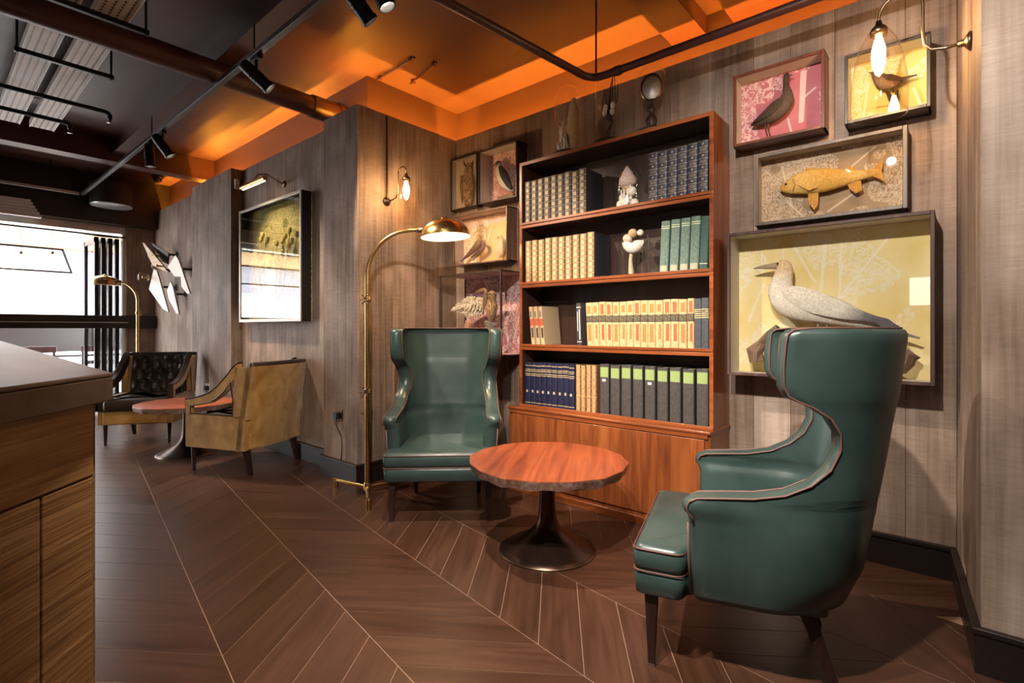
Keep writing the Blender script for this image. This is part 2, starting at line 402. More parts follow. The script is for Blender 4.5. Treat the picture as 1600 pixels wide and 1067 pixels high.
for i, (h_, d_, p, s) in enumerate(cand):
    if i < 300 and h_ == 0:
        o = link('plank', bms[s], fl); o.location = (p.x, p.y, 0); o.rotation_euler = (0, 0, FA)
    else:
        m = bms[s]; k0 = len(rest.v); rv = random.random()
        vs = [(p.x + FD.x * v.co.x + FN.x * v.co.y, p.y + FD.y * v.co.x + FN.y * v.co.y, v.co.z) for v in m.vertices]
        rest.add(vs, [tuple(q.vertices) for q in m.polygons]); rest_r += [rv] * len(vs); kk = math.sqrt(.5)
        rest_uv += [(v.co.x * s * kk + v.co.y * kk, v.co.x * kk - v.co.y * s * kk) for v in m.vertices]
rm = rest.mesh('planks', M['floor']); ra = rm.attributes.new('rnd', 'FLOAT', 'POINT')
for i, q in enumerate(rest_r): ra.data[i].value = q
ul = rm.uv_layers.new(name='UVMap')
for lp in rm.loops: ul.data[lp.index].uv = rest_uv[lp.vertex_index]
ro = link('planks', rm, fl); ro['kind'] = 'stuff'

struct(MB().box(X0 - .3, X1 + .1, Y0, 3.6, HC, HC + .1).build('ceiling', M['ceil']))
struct(MB().box(X0, X1, Y0 - .1, Y0, 0, HC).build('wall_front', plain('plaster', (.22, .16, .12), .7)))
struct(MB().box(X1, X1 + .1, Y0, 2.5, 0, HC).build('wall_right', M['board']))

# street end: opening with folded glazed leaves, bulkhead above, high ledge across
YJ = 1.89
ew = struct(MB().box(XE - .12, XE - .02, YJ, YR + .3, 0, HC).build('wall_end', M['cherrydark']))
for k in range(2):
    o = MB().box(.001, .169, 0, .0195, 0, HP).build('plank', M['board'], ew, bevel=.0012, seg=1); o.location = (XE, YJ + .17 * k, 0); o.rotation_euler = (0, 0, PI / 2)
struct(MB().box(XE - .3, XE + .16, Y0, YR + .2, 2.56, HC).build('wall_bulkhead', M['darkbrown']))
wf = struct(MB().box(XE - .14, XE - .02, Y0, YJ, 2.46, 2.56).build('window_1', M['alu'], bevel=.004))
MB().box(XE - .10, XE + .0, Y0, YJ, 2.405, 2.425).build('track_rail', M['blackmetal'], wf)
MB().box(XE - .12, XE - .03, YJ - .035, YJ, 0, 2.46).build('frame_post', M['alu'], wf, bevel=.003)
for k in range(4):
    y = YJ - .075 - k * .075
    lf = MB(); 
    for (a, b) in ((0, .06), (.64, .70)): lf.box(XE - .10 - b, XE - .10 - a, y - .022, y + .022, .03, 2.40)
    lf.box(XE - .80, XE - .10, y - .022, y + .022, .03, .11); lf.box(XE - .80, XE - .10, y - .022, y + .022, 2.33, 2.40)
    l = lf.build('folded_leaf', M['blackmetal'], wf); MB().box(XE - .75, XE - .15, y - .004, y + .004, .1, 2.34).build('pane', M['glass'], l)
lg = struct(MB().box(XE - .10, XE + .10, Y0, YR, 1.16, 1.335).build('trim_2', M['darkbrown'], bevel=.004))
MB().box(XE + .10, XE + .115, Y0, YJ, 1.235, 1.245).build('bright_bead', M['alu'], lg)

# ================================================================= bar counter
A = Vector((-1.152, .232)); Bv = Vector((.753, -.658)); B = A + Bv * .46
barp = [(A.x, A.y), (B.x, B.y), (B.x, -1.55), (-5.2, -1.55), (-5.2, .374)]
bar = thing('bar_counter', 'foreground bar counter with a dark top and rough-sawn golden oak panels', 'counter', (A.x, A.y, 0))
def loc2(poly): return [(x - A.x, y - A.y) for x, y in poly]
cx = sum(p[0] for p in barp) / 5; cy = sum(p[1] for p in barp) / 5
MB().prism(loc2(barp), 1.03, 1.072).build('counter_edge', M['baredge'], bar, bevel=.002)
MB().prism(loc2(barp), 1.072, 1.08).build('counter_top', M['barslab'], bar, bevel=.003)
inn = [(A.x - .012, A.y - .035), (B.x - .045, B.y - .03), (B.x - .045, -1.5), (-5.15, -1.5), (-5.15, .335)]
MB().prism(loc2(inn), 0, 1.03).build('carcass', M['black'], bar)
# boards facing the room: upright planks with a rail above them on the angled end
pa = Vector(inn[0]); pb_ = Vector(inn[1]); v = (pb_ - pa); L = v.length; ang = math.atan2(v.y, v.x)
def onbar(o, x): p = pa + v.normalized() * x - A; o.location = (p.x, p.y, 0); o.rotation_euler = (0, 0, ang)
o = MB().box(0, L, 0, .012, .90, 1.03).build('rail', M['baroak'], bar, bevel=.002, seg=1); onbar(o, 0)
x = 0
for wd in (.115, .2, .2):
    o = MB().box(x + .0015, min(x + wd, L) - .0015, 0, .012, .0, .897).build('panel', M['baroak'], bar, bevel=.002, seg=1); onbar(o, 0); x += wd
v2 = Vector(inn[4]) - pa; L2 = v2.length; a2 = math.atan2(v2.y, v2.x); x = 0
while x < L2 - .01:
    wd = min(.33, L2 - x)
    o = MB().box(x + .0015, x + wd - .0015, 0.0, .012, 0, 1.03).build('panel', M['baroak'], bar, bevel=.002, seg=1); p = pa - A; o.location = (p.x, p.y, 0); o.rotation_euler = (PI * 0, 0, a2)
    o.scale = (1, -1, 1); x += wd

# ================================================================= green wing chairs
def half_path(w, sf, sb, rc, n):
    pts = []; y1 = sb - rc
    if sf < y1: pts.append((w, sf)); a0 = 0.0
    else: a0 = math.asin(max(-1, min(1, (sf - y1) / rc)))
    for k in range(25):
        a = a0 + (PI / 2 - a0) * k / 24; pts.append((w - rc + rc * math.cos(a), y1 + rc * math.sin(a)))
    pts.append((0, sb))
    ds = [0]
    for p, q in zip(pts, pts[1:]): ds.append(ds[-1] + math.hypot(q[0] - p[0], q[1] - p[1]))
    out = []
    for i in range(n):
        t = ds[-1] * i / (n - 1); k = 0
        while k < len(ds) - 2 and ds[k + 1] < t: k += 1
        u = (t - ds[k]) / max(1e-9, ds[k + 1] - ds[k]); out.append((pts[k][0] + (pts[k + 1][0] - pts[k][0]) * u, pts[k][1] + (pts[k + 1][1] - pts[k][1]) * u))
    return out
GROWS = [(.262, .20, .52, .29), (.268, .178, .585, .315), (.29, .168, .615, .326), (.40, .165, .655, .342), (.53, .165, .675, .35), (.552, .160, .678, .354), (.566, .149, .68, .362), (.585, .146, .684, .366), (.602, .152, .686, .364),
         (.614, .175, .687, .358), (.622, .24, .688, .355), (.632, .33, .69, .353), (.652, .41, .694, .351), (.69, .475, .70, .35), (.74, .522, .708, .35), (.80, .546, .716, .351), (.85, .545, .722, .353),
         (.895, .52, .728, .357), (.925, .478, .732, .361), (.942, .44, .735, .364), (.955, .418, .737, .366), (.985, .405, .74, .368), (1.05, .405, .746, .372), (1.12, .41, .753, .376), (1.143, .415, .754, .376), (1.155, .43, .75, .37), (1.16, .452, .742, .36)]
TH = .078
def grow_ring(r, n=22):
    z, sf, sb, w_ = r; sf *= 1.07; sb *= 1.07
    wb = min(w_, .35 + max(0, z - .62) * .045) if .53 < z < .66 else w_; bu = w_ - wb
    o = [(x + bu * max(0, min(1, 1 - (y - sf) / .30)), y) for x, y in half_path(wb, sf + TH * .3, sb, .23, n)]; ri = half_path(w_ - TH, sf + TH * .3, sb - TH, .17, n)
    tipx = (o[0][0] + ri[0][0]) / 2; tipy = min(o[0][1], ri[0][1]) - TH * .28
    tip = [((o[0][0] * .85 + ri[0][0] * .15), tipy + .008), (tipx, tipy), ((o[0][0] * .15 + ri[0][0] * .85), tipy + .008)]
    right_o = o; left_o = [(-x, y) for x, y in o[::-1]][1:]
    loop = right_o + left_o + [(-x, y) for x, y in tip] + [(-x, y) for x, y in ri] + ri[::-1][1:] + tip[::-1]
    return [(x, y, z) for x, y in loop], o[0], ri[0], o, ri
def inset_poly(poly, d):
    n = len(poly); out = []
    for i in range(n):
        p0 = Vector(poly[i - 1]); p = Vector(poly[i]); p1 = Vector(poly[(i + 1) % n])
        e0 = (p - p0).normalized(); e1 = (p1 - p).normalized(); n0_ = Vector((-e0.y, e0.x)); n1_ = Vector((-e1.y, e1.x)); m = n0_ + n1_
        m = m / max(.35, m.dot(n0_)); out.append((p.x + m.x * d, p.y + m.y * d))
    return out
def round_poly(poly, r, k=4):
    out = []; n = len(poly)
    for i in range(n):
        p0 = Vector(poly[i - 1]); p = Vector(poly[i]); p1 = Vector(poly[(i + 1) % n]); a = p + (p0 - p).normalized() * r; b = p + (p1 - p).normalized() * r
        for j in range(k + 1):
            t = j / k; out.append(tuple(a * (1 - t) ** 2 + p * 2 * t * (1 - t) + b * t * t))
    return out
def make_green(loc, rz, label):
    t = thing('wing_armchair', label, 'armchair', loc, rz, 'green leather wing armchairs')
    rings = []; eo = []; ei = []; top = None
    for r in GROWS:
        rg, a, b, o, ri = grow_ring(r); rings.append(rg); eo.append((a[0], a[1], r[0])); ei.append((b[0], b[1], r[0])); top = (o, ri, r[0])
    sh = MB().loft(rings, True).build('shell', M['green'], t, smooth=True, auto=55)
    def pipe(edge, ringp, k0, off):
        R_ = [Vector(p) + Vector((off, -.004, 0)) for p in edge[k0:-1]]
        tp = [Vector((x + off * .3, y, top[2] + .001)) for x, y in ringp]
        path = R_ + tp[1:] + [Vector((-p.x, p.y, p.z)) for p in tp[::-1][1:]] [:-1] + [Vector((-p.x, p.y, p.z)) for p in R_[::-1]]
        return MB().tube(path, .0034, 6)
    pipe(eo, top[0], 4, .002).build('piping', M['piping'], sh, smooth=True)
    pipe(ei, top[1], 7, -.002).build('piping', M['piping'], sh, smooth=True)
    for s_ in (-1, 1):                                        # front face of each arm, edged with piping
        MB().tube([(s_ * .324, .186, .30), (s_ * .338, .180, .40), (s_ * .345, .178, .53)], .004, 6).build('piping', M['piping'], sh, smooth=True)
    T = round_poly([(-.33, .0), (.33, .0), (.335, .158), (.268, .178), (.262, .59), (-.262, .59), (-.268, .178), (-.335, .158)], .03)
    MB().loft([[(x, y, z) for x, y in inset_poly(T, d)] for z, d in ((.255, .012), (.262, .003), (.325, 0), (.333, .006), (.336, .02))]).build('seat_base', M['green'], t, smooth=True, auto=50)
    cu = MB().loft([[(x, y, z) for x, y in inset_poly(T, d)] for z, d in ((.337, .02), (.340, .004), (.36, -.004), (.395, -.004), (.412, .003), (.420, .010), (.424, .018), (.426, .026))]).build('seat_cushion', M['green'], t, smooth=True, auto=60)
    for z, d in ((.339, .0), (.411, .0)):
        lp = inset_poly(T, d - .002); k = len(lp); MB().loft([[(p[0] + nx * .0034, p[1] + ny * .0034, z + nz * .0034) for nx, ny, nz in ring] for p, ring in ((lp[i], [(lambda a, nn: (nn.x * math.cos(a), nn.y * math.cos(a), math.sin(a)))(2 * PI * j / 6, (Vector(lp[i]) - Vector((0, .27))).normalized()) for j in range(6)]) for i in range(k))], False, closed=True).build('piping', M['piping'], cu, smooth=True)
    for s_ in (-1, 1):
        lg_ = MB().loft([[(s_ * .285 + (i * q) - s_ * e, .055 + (j * q) + 0, z) for i, j in ((-1, -1), (1, -1), (1, 1), (-1, 1))] for z, q, e in ((0.0, .011, -.004), (.258, .022, 0))]).build('leg', M['leg'], t, bevel=.003, seg=1)
        MB().loft([[(s_ * .289 + i * .0125, .055 + j * .0125, z) for i, j in ((-1, -1), (1, -1), (1, 1), (-1, 1))] for z in (0, .012)]).build('metal_tip', M['chrome'], lg_)
        MB().loft([[(s_ * .22 + (i * q), .52 + e + (j * q), z) for i, j in ((-1, -1), (1, -1), (1, 1), (-1, 1))] for z, q, e in ((0.0, .012, .10), (.275, .024, 0))]).build('leg', M['leg'], t, bevel=.003, seg=1)
    return t
f1 = Vector((.687, -.726)); m1 = (at_z(603, 818) + at_z(772, 815)) / 2
make_green((m1.x + f1.x * .05, m1.y + f1.y * .05, 0), math.atan2(f1.x, -f1.y), 'green leather wing armchair with rust piping standing beside the brass floor lamp')
GR2 = math.radians(-72.6); make_green((-.925, 1.912, 0), GR2, 'green leather wing armchair with rust piping standing in front of the gannet case')

# ================================================================= round pedestal tables
def make_table(loc, label, seed, hh=.475, R_=.42):
    t = thing('pedestal_table', label, 'table', loc, seed * .7, 'round pedestal tables')
    rr = random.Random(seed); n = 112; ks = [1 + rr.uniform(-.022, .012) for _ in range(16)]
    def wob(u):
        q = u * 16; i = int(q) % 16; fr_ = q - int(q); a = ks[i] * (1 - fr_) + ks[(i + 1) % 16] * fr_
        return a * (math.cos(PI / 16) / math.cos((fr_ - .5) * 2 * PI / 16))
    rings = []; cols = []
    for r, z in ((R_ * .93, hh - .05), (R_ * .965, hh - .046), (R_ * .985, hh - .02), (R_ * .995, hh - .004)): rings.append([(wob(k / n) * r * math.cos(2 * PI * k / n), wob(k / n) * r * math.sin(2 * PI * k / n), z + (.004 * math.sin(k * .9) if z < hh - .03 else 0)) for k in range(n)])
    MB().loft(rings).build('bark_edge', M['tableedge'], t, smooth=True, auto=40)
    MB().loft([[(wob(k / n) * r * math.cos(2 * PI * k / n), wob(k / n) * r * math.sin(2 * PI * k / n), z) for k in range(n)] for r, z in ((R_ * .994, hh - .006), (R_ * .992, hh - .001), (R_ * .985, hh))]).build('table_top', M['tabletop'], t, smooth=True, auto=40)
    MB().lathe([(.245, 0), (.247, .006), (.243, .012), (.225, .022), (.19, .040), (.14, .066), (.095, .094), (.066, .124), (.050, .16), (.043, .21), (.040, .29), (.040, .41), (.055, .422), (.12, .428)], 48).build('pedestal', M['bronze'], t, smooth=True, auto=50)
    MB().lathe([(.236, -.0), (.252, .0), (.252, .007), (.236, .011)], 48, cap=False).build('foot_ring', M['brassdark'], t, smooth=True)
    return t
tp = at_z(855, 858); make_table((tp.x, tp.y, 0), 'round red-brown slab table on a tulip base between the green armchairs', 3)
tf = at_z(293, 708); make_table((tf.x, tf.y, 0), 'round red-brown slab table on a tulip base between the yellow-backed armchairs', 5)

# ================================================================= low armchairs, yellow outside and brown leather inside
def make_low(loc, rz, label):
    t = thing('low_armchair', label, 'armchair', loc, rz, 'yellow velvet armchairs with brown leather insides')
    hw = .33
    # curved outer back: U-shaped in plan, leaning
    def back_ring(z, th0, th1, dy):
        o = []; 
        for k in range(17):
            a = -1 + 2 * k / 16; x = a * (hw - .0); y = .60 + dy - .05 * abs(a) ** 3; o.append((x, y))
        return [(x, y - th0, z) for x, y in o] + [(x, y - th1, z) for x, y in o[::-1]]
    rows = [(.20, .0), (.24, .012), (.40, .03), (.60, .065), (.78, .10), (.865, .118)]
    MB().loft([back_ring(z, .0, .05, d) for z, d in rows]).build('back_shell', M['yellow'], t, smooth=True, auto=45)
    # tufted inner back
    g = MB(); nx, nz = 41, 27; fr_v = []
    for j in range(nz):
        for i in range(nx):
            u = i / (nx - 1); vv = j / (nz - 1); x = (u - .5) * 2 * (hw - .035); z = .44 + vv * .43; dy = (z - .2) / .665 * .118
            a = (u - .5) * 2; y = .60 + dy - .05 * abs(a) ** 3 - .055
            fx = u * 6 + (.5 if int(vv * 4 + .5) % 2 else 0); ff = abs((fx % 1) - .5) * 2; fz = abs(((vv * 4) % 1) - .5) * 2
            puff = .035 * (1 - ff ** 4) * (1 - .5 * fz ** 4); y -= puff * min(1, 6 * min(u, 1 - u) + .1) * min(1, 8 * (1 - vv) + .15)
            fr_v.append((x, y, z))
    fs = [(j * nx + i, j * nx + i + 1, (j + 1) * nx + i + 1, (j + 1) * nx + i) for j in range(nz - 1) for i in range(nx - 1)]
    o_ = len(fr_v); bk = [(x, .60 + (z - .2) / .665 * .118 - .05 * abs(x / hw) ** 3 - .045, z) for x, y, z in fr_v]
    rim = [j * nx for j in range(nz)] + [(nz - 1) * nx + i for i in range(1, nx)] + [j * nx + nx - 1 for j in range(nz - 2, -1, -1)] + [i for i in range(nx - 2, 0, -1)]
    g.add(fr_v + bk, fs + [tuple(q + o_ for q in f[::-1]) for f in fs] + [(rim[k], rim[(k + 1) % len(rim)], rim[(k + 1) % len(rim)] + o_, rim[k] + o_) for k in range(len(rim))])
    bi = g.build('inner_back', M['brownleather'], t, smooth=True, auto=60)
    MB().tube([((u - .5) * 2 * (hw - .005), .60 + .118 - .05 * abs((u - .5) * 2) ** 3 - .03, .872) for u in [i / 20 for i in range(21)]], (0.024), 8).build('top_roll', M['brownleather'], t, smooth=True)
    for r_ in range(4):
        for c_ in range(5 + r_ % 2):
            x = (c_ - (4 + r_ % 2) / 2) * .1; z = .5 + r_ * .1; MB().ball((x, .60 + (z - .2) / .665 * .118 - .072, z), .008, 8, 5).build('button', M['brownleather'], bi, smooth=True)
    topc = [(0, .585), (.06, .59), (.14, .605), (.24, .64), (.33, .70), (.41, .775), (.48, .85), (.53, .885)]
    for s_ in (-1, 1):
        sd = MB(); x0 = s_ * hw; x1 = s_ * (hw - .045)
        def strip(top, bot):
            rg = [[(x0, a[0], a[1]), (x1, a[0], a[1]), (x1, b[0], b[1]), (x0, b[0], b[1])] for a, b in zip(top, bot)]; sd.loft(rg)
        strip([(0, .47), (.60, .47)], [(.0, .205), (.59, .205)])
        strip(topc, [(0.0, .53), (.05, .53), (.14, .545), (.24, .565), (.33, .61), (.40, .665), (.455, .73), (.52, .80)])
        strip([(0, .56), (.04, .56)], [(0, .45), (.045, .45)])
        strip([(.50, .85), (.68, .86)], [(.48, .45), (.62, .45)])
        a_ = sd.build('side_panel', M['yellow'], t)
        x0, x1 = s_ * (hw - .0455), s_ * (hw - .052); sd = MB(); strip([(.02, .47), (.58, .47)], [(.02, .34), (.57, .34)]); strip(topc, [(0.01, .53), (.05, .53), (.14, .545), (.24, .565), (.33, .61), (.40, .665), (.455, .73), (.52, .80)]); sd.build('arm_lining', M['brownleather'], t); x0 = s_ * hw; x1 = s_ * (hw - .045)
        MB().loft([[(x0 + s_ * .004, y, z + .004), (x1 - s_ * .004, y, z + .004), (x1 - s_ * .004, y, z + .016), (x0 + s_ * .004, y, z + .016)] for y, z in topc]).build('arm_pad', M['brownleather'], a_, bevel=.003)
        MB().tube([(x0, .05, .535), (x0, .14, .55), (x0, .24, .57), (x0, .33, .615), (x0, .40, .67), (x0, .455, .735), (x0, .48, .60), (x0, .48, .475), (x0, .25, .475), (x0, .05, .475), (x0, .05, .535)], .005, 6).build('piping', M['brownleather'], a_)
    for s_ in (-1, 1): MB().box(*sorted((s_ * (hw - .001), s_ * (hw - .050))), -.006, -.0005, .34, .592).build('arm_front', M['brownleather'], t)
    MB().box(-hw + .045, hw - .045, -.02, .60, .205, .335).build('seat_rail', M['yellow'], t, bevel=.015)
    cu = round_poly([(-hw + .05, -.035), (hw - .05, -.035), (hw - .05, .56), (-hw + .05, .56)], .04)
    MB().loft([[(x, y, z) for x, y in inset_poly(cu, d)] for z, d in ((.337, .02), (.345, .003), (.37, -.003), (.42, -.003), (.44, .004), (.452, .02), (.462, .07), (.466, .14))]).build('seat_cushion', M['brownleather'], t, smooth=True, auto=55)
    for s_ in (-1, 1):
        MB().lathe([(.012, 0), (.022, .21)], 10, (s_ * .28, .03, 0)).build('leg', M['leg'], t, smooth=True, auto=40)
        MB().loft([[(s_ * .26 + i * q, .54 + e + j * q, z) for i, j in ((-1, -1), (1, -1), (1, 1), (-1, 1))] for z, q, e in ((0, .013, .05), (.21, .024, 0))]).build('leg', M['leg'], t, bevel=.003, seg=1)
    return t
y1, y2, y3 = at_z(303, 735), at_z(398, 745), at_z(471.5, 717)
fy = Vector((y1.x - y2.x, y1.y - y2.y)).normalized(); sidev = Vector((-fy.y, fy.x))
if sidev.dot(Vector((y3.x - y2.x, y3.y - y2.y))) < 0: sidev = -sidev
oy = Vector((y1.x, y1.y)) + sidev * .28 + fy * .03
make_low((oy.x, oy.y, 0), math.atan2(fy.x, -fy.y), 'low yellow velvet armchair seen from behind, near the large framed case')
d1, d2 = at_z(158, 702), at_z(282.6, 696); fd = Vector((d2.y - d1.y, -(d2.x - d1.x))).normalized(); od = (Vector((d1.x, d1.y)) + Vector((d2.x, d2.y))) / 2 - fd * .12 - Vector(RT) * .11
make_low((od.x, od.y, 0), math.atan2(fd.x, -fd.y), 'low armchair showing its buttoned brown leather back, below the white wall ornaments')

# ================================================================= bookcase
BX0, BX1, BY, BW = -2.373, -.991, 2.845, W - .004
SH = [.612, 1.042, 1.485, 1.912]; TOP = 2.352
bc = thing('bookcase', 'tall red cherry bookcase of four open tiers over a panelled base', 'bookcase', ((BX0 + BX1) / 2, (BY + BW) / 2, 0)); OX, OY = (BX0 + BX1) / 2, (BY + BW) / 2
def bx(mb, x0, x1, y0, y1, z0, z1): return mb.box(x0 - OX, x1 - OX, y0 - OY, y1 - OY, z0, z1)
for xa, xb in ((BX0, BX0 + .022), (BX1 - .022, BX1)): bx(MB(), xa, xb, BY, BW, SH[0] - .012, TOP).build('side_panel', M['cherryv'], bc, bevel=.002)
for xa, xb in ((BX0 + .0222, BX0 + .0245), (BX1 - .0245, BX1 - .0222)):
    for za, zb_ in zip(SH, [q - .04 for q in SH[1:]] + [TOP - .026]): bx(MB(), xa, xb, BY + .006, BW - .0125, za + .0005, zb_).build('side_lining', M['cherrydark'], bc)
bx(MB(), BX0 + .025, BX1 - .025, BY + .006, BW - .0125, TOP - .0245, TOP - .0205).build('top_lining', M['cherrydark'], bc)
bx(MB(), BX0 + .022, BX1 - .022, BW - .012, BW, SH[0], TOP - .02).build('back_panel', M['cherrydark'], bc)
bx(MB(), BX0 + .022, BX1 - .022, BY, BW - .012, TOP - .02, TOP).build('top_panel', M['cherry'], bc, bevel=.002)
for i, z in enumerate(SH):
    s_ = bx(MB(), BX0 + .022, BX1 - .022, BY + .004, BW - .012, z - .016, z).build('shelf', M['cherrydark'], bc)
    bx(MB(), BX0 + .0, BX1 - .0, BY - .007, BY + .0035, z - .012, z + .006).build('shelf_lip', M['cherry'], s_, bevel=.002)
    if i: bx(MB(), BX0, BX1, BY - .005, BY + .003, z - .036, z - .016).build('lower_rail', M['cherry'], s_, bevel=.002)
bx(MB(), BX0, BX1, BY - .005, BY + .003, TOP - .024, TOP).build('top_rail', M['cherry'], bc, bevel=.002)
for xa, xb in ((BX0, BX0 + .022), (BX1 - .022, BX1)): bx(MB(), xa, xb, BY - .004, BY, SH[0], TOP - .02).build('front_stile', M['cherry'], bc, bevel=.001)
YB = BY - .05; BXL = at_y(796, 640, YB).x; BXR = BX1 + .0
bs = bx(MB(), BXL, BXR, YB, BW, .03, SH[0] - .03).build('base_cabinet', M['cherryv'], bc, bevel=.002)
bx(MB(), BXL - .01, BXR + .006, YB - .014, BW, SH[0] - .03, SH[0] - .012).build('ledge', M['cherry'], bc, bevel=.005)
bx(MB(), BXL, BXR, YB - .012, BW, 0, .05).build('plinth', M['cherry'], bc, bevel=.004)
bx(MB(), BXL + .03, BXR - .03, YB - .007, YB - .0005, .075, SH[0] - .06).build('door_panel', M['cherryv'], bs, bevel=.003)
bx(MB(), BXL + .01, BXR - .01, YB - .010, YB - .0005, SH[0] - .056, SH[0] - .03).build('moulding', M['cherry'], bs, bevel=.004)

# ================================================================= books
def spine_mat(name, base, gold, h, cells=0, orn='sq', lines=(), patches=(), flecks=None, rough=.5, gstr=1.0, emblem=None, cover=None, lw=.0022, var=.25):
    t = MT(name, rough, base, spec=.4); x, y, z = t.co(); r = t.rnd(); n = t.noise(t.vec(x + r * 9.0, y, z), 60, 3)
    sp = y.lt(.0055); b0 = t.ramp(n, [(.3, tuple(c * (1 - var) for c in base)), (.7, tuple(min(1, c * (1 + var)) for c in base))])
    col = b0 if cover is None else t.mix(sp, cover, b0)
    for (z0, z1, x0, x1, c) in patches:
        m = sp * z.gt(z0 * h) * z.lt(z1 * h) * x.gt(x0) * x.lt(x1); col = t.mix(m, col, c)
    if flecks:
        z0, z1, c = flecks; f = t.voro(t.vec(x * 1.0, 0.0, z * 1.6), 210).lt(.33); rows = ((z * 95.0).fr() - .5).abs().lt(.28)
        col = t.mix(sp * z.gt(z0 * h) * z.lt(z1 * h) * f * rows, col, c)
    g = None
    if cells:
        q = (z / h * cells).fr(); cz = (q - .5) * (h / cells); ln = (q - .5).abs().gt(.5 - .022 * cells / 6)
        if orn == 'sq': o = (cz.abs().mx(x.abs()) - .009).abs().lt(.003).mx((cz * cz + x * x).lt(.0045 ** 2))
        else: o = (cz * cz + x * x).lt(.0060 ** 2) * (1.0 - (cz * cz + x * x).lt(.003 ** 2) * .8)
        alt = (z / h * cells).fl(); txt = (((q - .5) * 7.0).abs().fr() - .5).abs().lt(.13) * x.abs().lt(.018) * (q - .5).abs().lt(.3)
        k = ((alt * .5).fr()).gt(.2) * (1.0 if orn == 'rd' else 0.0)
        o = o * (1.0 - k) + txt * k
        g = ln.mx(o)
    for zz in lines:
        q = (z - zz * h).abs().lt(lw); g = q if g is None else g.mx(q)
    if g is not None:
        wear = n.step(.25, .45) * gstr; col = t.mix(sp * g * wear, col, gold)
    if emblem:
        dy = (y - .10); dz = (z - h * .52); e = (dy * dy * 2.2 + dz * dz).sqrt().lt(.028) * t.noise(t.vec(x, y * 1.0, z), 120, 2).gt(.47); col = t.mix(e * y.gt(.02), col, emblem)
    t.base(col); return t.m
PAGES = plain('book_pages', (.55, .45, .33), .8, var=.2, scale=200)
def book_kind(w_, h, d, m):
    c = .003; cv = MB(); arc = [(math.sin(a) * w_ / 2, .004 - .007 * (math.cos(a))) for a in [-PI / 2 + PI * k / 8 for k in range(9)]]
    out = [(-w_ / 2, d)] + arc + [(w_ / 2, d)]
    inn_ = [(w_ / 2 - c, d)] + [(x * (1 - 2 * c / w_), y + c + .002) for x, y in arc[::-1]] + [(-w_ / 2 + c, d)]
    n = len(out); k = [(p[0], p[1]) for p in out]; q = [(p[0], p[1]) for p in inn_[::-1]]
    vs = [(x, y, z) for z in (0, h) for x, y in k] + [(x, y, z) for z in (0, h) for x, y in q]; fs = []
    for i in range(n - 1):
        fs += [(i, i + 1, n + i + 1, n + i), (2 * n + i, 3 * n + i, 3 * n + i + 1, 2 * n + i + 1), (i, 2 * n + i, 2 * n + i + 1, i + 1), (n + i, n + i + 1, 3 * n + i + 1, 3 * n + i)]
    fs += [(0, n, 3 * n, 2 * n), (n - 1, 3 * n - 1, 4 * n - 1, 2 * n - 1)]
    cv.add(vs, fs); cm = cv.mesh('cover', m, True); cm.set_sharp_from_angle(angle=math.radians(40))
    pm = MB().box(-w_ / 2 + c, w_ / 2 - c, .006, d - .006, .004, h - .005).mesh('pages', PAGES)
    return (w_, h, d, cm, pm)
def put_book(k, x, z, lean, label, group, ysp, sc=1.0, name='book'):
    t = thing(name, label, 'book', (x, ysp, z), 0, group); t.rotation_euler = (0, lean, 0); t.scale = (1, 1, sc)
    if lean: t.location.z += abs(math.sin(lean)) * k[0] / 2
    link('cover', k[3], t); link('pages', k[4], t); return t
rb = random.Random(11)
ORD = 'first second third fourth fifth sixth seventh eighth ninth tenth eleventh twelfth thirteenth fourteenth'.split()
def row(k, px0, px1, z, n, label, group, lean=0.0, jit=.004, ysp=2.862, name='book', scj=.012, mark='', rev=False):
    xa = at_y(px0, 500, ysp).x; xb = at_y(px1, 500, ysp).x; pit = (xb - xa) / n; out = []
    if pit < k[0] * 1.001: k = book_kind(pit * .985, k[1], k[2], k[3].materials[0])
    for i in range(n): out.append(put_book(k, xa + pit * (i + .5), z + .0005, lean, label + ((', %s from %s' % (ORD[n - 1 - i if rev else i], mark)) if mark else ''), group, ysp + rb.uniform(0, jit), 1 + rb.uniform(-scj, scj), name))
    return out, k
Z1, Z2, Z3, Z4 = SH[3], SH[2], SH[1], SH[0]
ZL = .0065
GOLD = (.62, .45, .19)
k = book_kind(.059, .300, .205, spine_mat('gilt_black', (.035, .026, .024), (.40, .27, .12), .300, 7, 'sq', cover=(.012, .012, .016)))
row(k, 819, 915, Z1, 9, 'black gilt book on the top shelf', 'black gilt volumes on the top shelf', mark='the conch shell jar', rev=True)
k = book_kind(.060, .292, .20, spine_mat('gilt_navy', (.012, .015, .032), (.36, .28, .17), .292, 9, 'rd', cover=(.014, .016, .03)))
row(k, 1012, 1106, Z1, 6, 'navy gold-banded book on the top shelf', 'navy gilt volumes on the top shelf', lean=.012, mark='the conch shell jar')
k = book_kind(.053, .300, .205, spine_mat('gilt_tan', (.20, .12, .06), (.55, .40, .20), .300, 8, 'sq', cover=(.013, .013, .018), gstr=1.0))
row(k, 820, 928, Z2, 10, 'gilt tan book on the second shelf', 'gilt tan volumes on the second shelf', mark='the fan shell jar', rev=True)
k = book_kind(.052, .305, .20, spine_mat('sage_cloth', (.088, .134, .112), (.45, .50, .30), .305, 0, lines=(.86, .90), patches=((.03, .14, -.02, .02, (.30, .28, .19)),), cover=(.04, .075, .062), rough=.7))
sage, _k = row(k, 1029, 1092, Z2, 4, 'sage green leaning book on the second shelf', 'sage green books on the second shelf', lean=.045, mark='the fan shell jar')
k2_ = book_kind(.046, .30, .20, spine_mat('dark_green_cloth', (.03, .065, .055), (.5, .45, .3), .30, 0, lines=(.12,), rough=.7))
